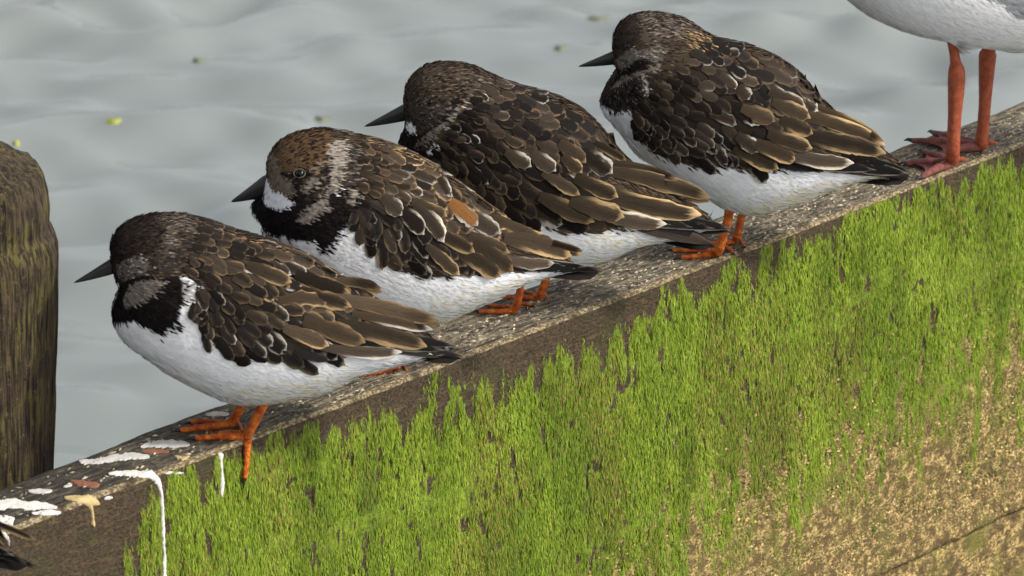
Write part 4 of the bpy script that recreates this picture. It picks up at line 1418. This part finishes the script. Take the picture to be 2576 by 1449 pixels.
# ---- the turnstone next to the gull
b4 = dict(
    k=4, name='turnstone', cat='bird', yb=2.722, group=GROUP, foot=(1100, 1700),
    label='grey cheeked turnstone whose tail points at the red legged gull',
    outline=np.concatenate([px(4, [(312, 320), (310, 240), (340, 160), (400, 102), (490, 72), (620, 75), (760, 102), (850, 150), (930, 222), (1040, 260), (1200, 287), (1350, 347), (1490, 435), (1580, 535),
                                   (1650, 630), (1760, 735), (1900, 850), (2080, 985), (2180, 1080), (2100, 1140), (1900, 1160), (1700, 1230), (1500, 1310), (1350, 1365), (1200, 1395), (1090, 1365)]),
                            px(8, [(1140, 985), (1040, 925), (920, 855), (800, 792), (720, 742), (620, 662), (490, 590), (420, 500), (330, 370), (235, 255), (222, 185)]),
                            px(4, [(290, 520), (350, 445), (320, 415)])]),
    head=(320, 375), bill=[(88, 435), (318, 330), (328, 420)], eye=(404, 300, 20, False),
    zones=[(None, WHITE, CREAM, 0.02),
           ([(1150, 1330), (1500, 1230), (2100, 1120), (2100, 1500), (1100, 1500)], CREAM, WHITE, 0.4),
           ([(290, 420), (280, 40), (700, 40), (1400, 320), (2400, 1000), (2400, 1120), (1500, 1110), (850, 1090), (560, 1000), (450, 880), (430, 720), (330, 740), (200, 650), (280, 520)], DKBRN, BROWN, 0.35),
           ([(290, 330), (300, 200), (400, 80), (520, 60), (500, 200), (480, 280), (420, 320)], lin(46, 39, 34), DKBRN, 0.4),
           ([(460, 60), (640, 60), (860, 150), (920, 240), (760, 220), (640, 280), (520, 300), (480, 200)], lin(40, 35, 32), lin(108, 98, 88), 0.45),
           ([(760, 180), (940, 230), (1110, 290), (1110, 370), (960, 340), (800, 300)], DKBRN, BUFF, 0.5),
           ([(330, 400), (420, 310), (520, 330), (640, 280), (640, 380), (540, 430), (420, 440), (350, 450)], GREYB * [0.6, 0.6, 0.6, 1], PALE, 0.45),
           ([(340, 470), (480, 380), (560, 400), (420, 520), (300, 580)], BLACK, SOOT, 0.4),
           ([(280, 600), (360, 500), (520, 450), (640, 410), (620, 440), (480, 500), (400, 560), (320, 620)], GREYB, PALE, 0.55),
           ([(225, 640), (300, 580), (460, 500), (480, 600), (440, 690), (340, 730), (250, 690)], BLACK, GREYB, 0.3),
           ([(500, 490), (530, 500), (545, 600), (515, 625)], PALE, WHITE, 0.6)],
    patches=[dict(k=4, top=[(920, 250), (1150, 285), (1350, 360), (1500, 465), (1640, 640)], bot=[(470, 680), (700, 720), (950, 760), (1200, 780), (1480, 780)], rows=12, cols=(8, 4), len=(95, 230), wid=(54, 112), ang=(4, 16), style=(lin(26, 22, 20), lin(88, 73, 57), 0.12)),
             dict(k=4, top=[(460, 720), (700, 750), (950, 790), (1200, 840), (1420, 880)], bot=[(450, 810), (560, 930), (720, 1000), (920, 1010), (1250, 1030)], rows=11, cols=(5, 3), len=(110, 200), wid=(62, 95), ang=(30, 26), style=ST_COVG)],
    quills=[((1700, 1100), (2250, 1150), 45, 'x'), ((1800, 1010), (2262, 1128), 80, 'p'), ((1700, 1050), (2250, 1132), 85, 'p'), ((1500, 1050), (2030, 1108), 90, 'p'), ((1350, 1060), (1700, 1110), 60, 'p'),
            ((1400, 990), (1882, 1062), 100, 'w', 0.04), ((1500, 880), (2092, 1000), 130, 't', -0.02), ((1500, 740), (2088, 948), 100, 't', -0.04), ((1650, 700), (2075, 922), 60, 't', -0.03),
            ((1100, 960), (1392, 1100), 115, 't'), ((1220, 920), (1512, 1050), 115, 't'), ((1320, 870), (1612, 968), 105, 't'), ((1400, 780), (1615, 872), 95, 't'), ((1120, 880), (1265, 990), 100, 'w'),
            ((1330, 590), (1568, 700), 100, 'w'), ((1130, 560), (1200, 650), 100, 't'), ((1150, 700), (1370, 790), 110, 't'), ((1350, 660), (1600, 770), 100, 't')],
    legs=lambda: bird_leg(12, [(1450, 160, 95), (1420, 450, 84), (1330, 750, 84), (1255, 1020, 88)],
                          [([(1190, 1180), (950, 1210), (700, 1235), (500, 1248)], 56, True), ([(1110, 1090), (820, 1112), (500, 1110), (340, 1108)], 48, True), ([(1370, 1040), (1450, 1085), (1495, 1145)], 42, True)], 2.7095)
    + bird_leg(12, [(1690, 340, 72), (1640, 550, 72), (1590, 760, 76)],
               [([(1550, 920), (1440, 950), (1250, 970), (1000, 985)], 56, True), ([(1650, 850), (1690, 950), (1735, 1020)], 28, True)], 2.738),
)


# ---- the gull
def webbed(k, ankle, tips, r, y_leg):
    """gull foot: three toes joined by web"""
    out = []
    sc = pscale(k)
    mpp = 2.9 * sc / FPX / math.cos(PITCH) * 1.06
    a = on_beam(px(k, [ankle]), r * mpp * 0.8)[0]
    T = [on_beam(px(k, [t]), r * mpp * 0.5)[0] for t in tips]
    for t in T:
        mid = (a + t) / 2 + np.array([0, 0, 0.0012])
        v, f = tube(np.array([a, mid, t]), [r * mpp, r * mpp * 0.75, r * mpp * 0.5], 10, 1.0, True, 0.06)
        out.append((v, f, 3))
        d = (t - a) / np.linalg.norm(t - a)
        v, f = tube(np.array([t, t + d * 0.003 + [0, 0, 0.0006], t + d * 0.0055 - [0, 0, 0.0006]]), [r * mpp * 0.45, r * mpp * 0.3, 0.0002], 8)
        out.append((v, f, 2))
    for t0, t1 in zip(T[:-1], T[1:]):
        m = 8
        V = []
        for i in range(m):
            s = i / (m - 1)
            for j in range(6):
                q = j / 5
                e = 1 - 0.22 * 4 * q * (1 - q)
                P = a + ((t0 * (1 - q) + t1 * q) - a) * s * e * 0.94
                V.append(P + [0, 0, 0.0008 - 0.0004 * math.sin(q * math.pi)])
        V = np.array(V)
        V2 = V - [0, 0, 0.0009]
        F = grid_faces(m, 6) + [[b + len(V) for b in g][::-1] for g in grid_faces(m, 6)]
        out.append((np.concatenate([V, V2]), F, 3))
    return out


def gull_legs():
    pts = []
    for tars, yl, ank, tips in (
            ([(1000, 300, 40), (1018, 400, 36), (1028, 480, 36), (1040, 560, 66), (1042, 620, 74), (1036, 680, 58), (1030, 760, 44), (1026, 850, 46), (1018, 1000, 45), (1010, 1180, 48)], 2.874, (1005, 1310), [(760, 1405), (640, 1300), (780, 1210)]),
            ([(1300, 330, 45), (1290, 390, 48), (1278, 440, 74), (1276, 500, 62), (1272, 570, 46), (1262, 800, 46), (1245, 1000, 44), (1235, 1110, 50)], 2.916, (1230, 1175), [(900, 1230), (690, 1120), (860, 1060)])):
        sc = pscale(5)
        P = at_y(px(5, np.array(tars, float)[:, :2]), yl)
        mpp = 2.9 * sc / FPX / math.cos(PITCH) * 1.06
        R = np.array(tars, float)[:, 2] * mpp
        a = on_beam(px(5, [ank]), 50 * mpp)[0]
        P = np.concatenate([[P[0] + [0.001, 0.004, 0.02]], P, [a]]); R = np.concatenate([[R[0]], R, [54 * mpp]])
        v, f = tube(P, R, 14, 1.0, True, 0.02)
        pts.append((v, f, 1))
        pts += webbed(5, ank, tips, 40, yl)
        h = a + np.array([0.009, -0.002, 0.001])
        v, f = tube(np.array([a, (a + h) / 2 + [0, 0, 0.001], h]), [30 * mpp, 24 * mpp, 10 * mpp], 8)
        pts.append((v, f, 1))
    return pts


GWHITE = lin(236, 235, 236); GGREY = lin(150, 152, 156)
gull = dict(
    k=5, name='gull', cat='bird', yb=2.895, foot=(1120, 1250), hmax=0.075, c=3.0, leg_mat=M_REDLEG,
    label='white bellied gull on red legs with webbed feet',
    outline=[(160, 0), (280, 90), (450, 180), (600, 240), (760, 285), (905, 312), (960, 350), (1000, 385), (1050, 365), (1240, 372), (1400, 400), (1566, 395), (2200, 320), (2700, 200), (3300, 90), (3700, 40), (3700, -20),
             (3000, -250), (2300, -600), (1500, -860), (900, -1000), (520, -1150), (330, -1400), (180, -1620), (-80, -1690), (-290, -1560), (-340, -1370), (-230, -1180), (-280, -950), (-330, -700), (-240, -430), (-60, -190)],
    head=(-320, -1450), bill=[(-720, -1330), (-330, -1480), (-330, -1380)], eye=(-170, -1490, 30, False),
    zones=[(None, GWHITE, GWHITE * 0.93, 0.4),
           ([(1385, 30), (1420, 90), (1500, 140), (1700, 165), (2600, 60), (3700, 0), (3700, -400), (2300, -900), (900, -1200), (420, -1080), (380, -700), (700, -300), (1200, -80)], GGREY, GGREY * 0.9, 0.4),
           ([(3000, 60), (3700, 60), (3700, -150), (3000, -150)], BLACK, SOOT, 0.3)],
    ntuft=26000, tl=(0.005, 0.009), tw=(0.0007, 0.0010), lift=0.05, bright=0.06, legs=gull_legs)

bird1 = make_bird(b1)
bird2 = make_bird(b2)
bird3 = make_bird(b3)
bird4 = make_bird(b4)
gull_o = make_bird(gull)
for ch in gull_o.children:
    if ch.name.startswith('bill'):
        ch.data.materials[0] = M_REDLEG


# ---- one more turnstone further along the groyne: only its tail reaches into the picture
def copy_tree(o, parent=None):
    c = o.copy()
    C.objects.link(c)
    c.parent = parent
    for ch in o.children:
        copy_tree(ch, c)
    return c


b5 = copy_tree(bird2)
_t0 = Vector(at_y(px(2, [(2490, 1000)]), 2.517)[0] - np.array(bird2.location))
_best = None
for _yaw in (-15, -20, -25, -30, -35, -40):
  for _pit in range(0, 24, 2):
    _t = np.array(Matrix.Rotation(math.radians(_yaw), 3, 'Z') @ (Matrix.Rotation(math.radians(_pit), 3, 'Y') @ _t0))
    for _s in np.arange(-0.30, 0.0, 0.004):
        _e = np.linalg.norm(project(to_world(np.array([_s, 0.014, 0.0])) + _t) - [54, 1415]) + _pit * 0.5
        if _best is None or _e < _best[0]:
            _best = (_e, _yaw, _s, _pit)
print('TAIL', _best)
b5.rotation_euler = (0, math.radians(_best[3]), math.radians(_best[1]))
b5.location = to_world(np.array([_best[2], 0.014, 0.0]))
b5['label'] = 'turnstone of which only the black tail tips show beside the white droppings'

# ------------------------------------------------------------------ weed drifting on the water
for (x, y, w, h, mt, lab) in [(290, 332, 26, 5, M_WEED, 'yellow green scrap of weed drifting on the water'), (42, 378, 10, 3, M_WEED, 'tiny yellowish weed scrap drifting above the post top'),
                              (812, 305, 26, 6, M_WEEDD, 'dark weed scrap drifting above the eye ringed bird'), (500, 155, 20, 4, M_WEEDD, 'dull weed scrap drifting alone on open water'),
                              (1505, 57, 40, 6, M_WEEDD, 'dark weed streak drifting beside the highest bird head'), (1410, 136, 22, 5, M_WEEDD, 'dull weed scrap drifting in front of a bill')]:
    c = at_z(np.array([(x, y)], float), WATER_Z)[0]
    mpp = (c - CAM) @ FW / FPX
    c[2] = Zw[np.abs(wx - c[0]).argmin(), np.abs(wy - c[1]).argmin()]
    V = [c + [0, 0, 0.004]]
    n = 18
    for ring, zf in ((0.6, 0.003), (1.0, -0.003)):
        for i in range(n):
            a = 2 * math.pi * i / n
            rr = ring * (0.7 + 0.6 * fbm(math.cos(a) * 2 + x, math.sin(a) * 2 + y, seed=3))
            V.append(c + np.array([w * mpp * rr * math.cos(a), h * mpp * 2.6 * rr * math.sin(a), zf + 0.002 * math.sin(a * 3)]))
    F = [[0, 1 + i, 1 + (i + 1) % n] for i in range(n)] + [[1 + i, 1 + n + i, 1 + n + (i + 1) % n, 1 + (i + 1) % n] for i in range(n)]
    o = mesh_obj('floating_weed', np.array(V), F, mt, None, c)
    o.location = c
    o['label'] = lab; o['category'] = 'weed'; o['group'] = 'scraps of weed on the water'
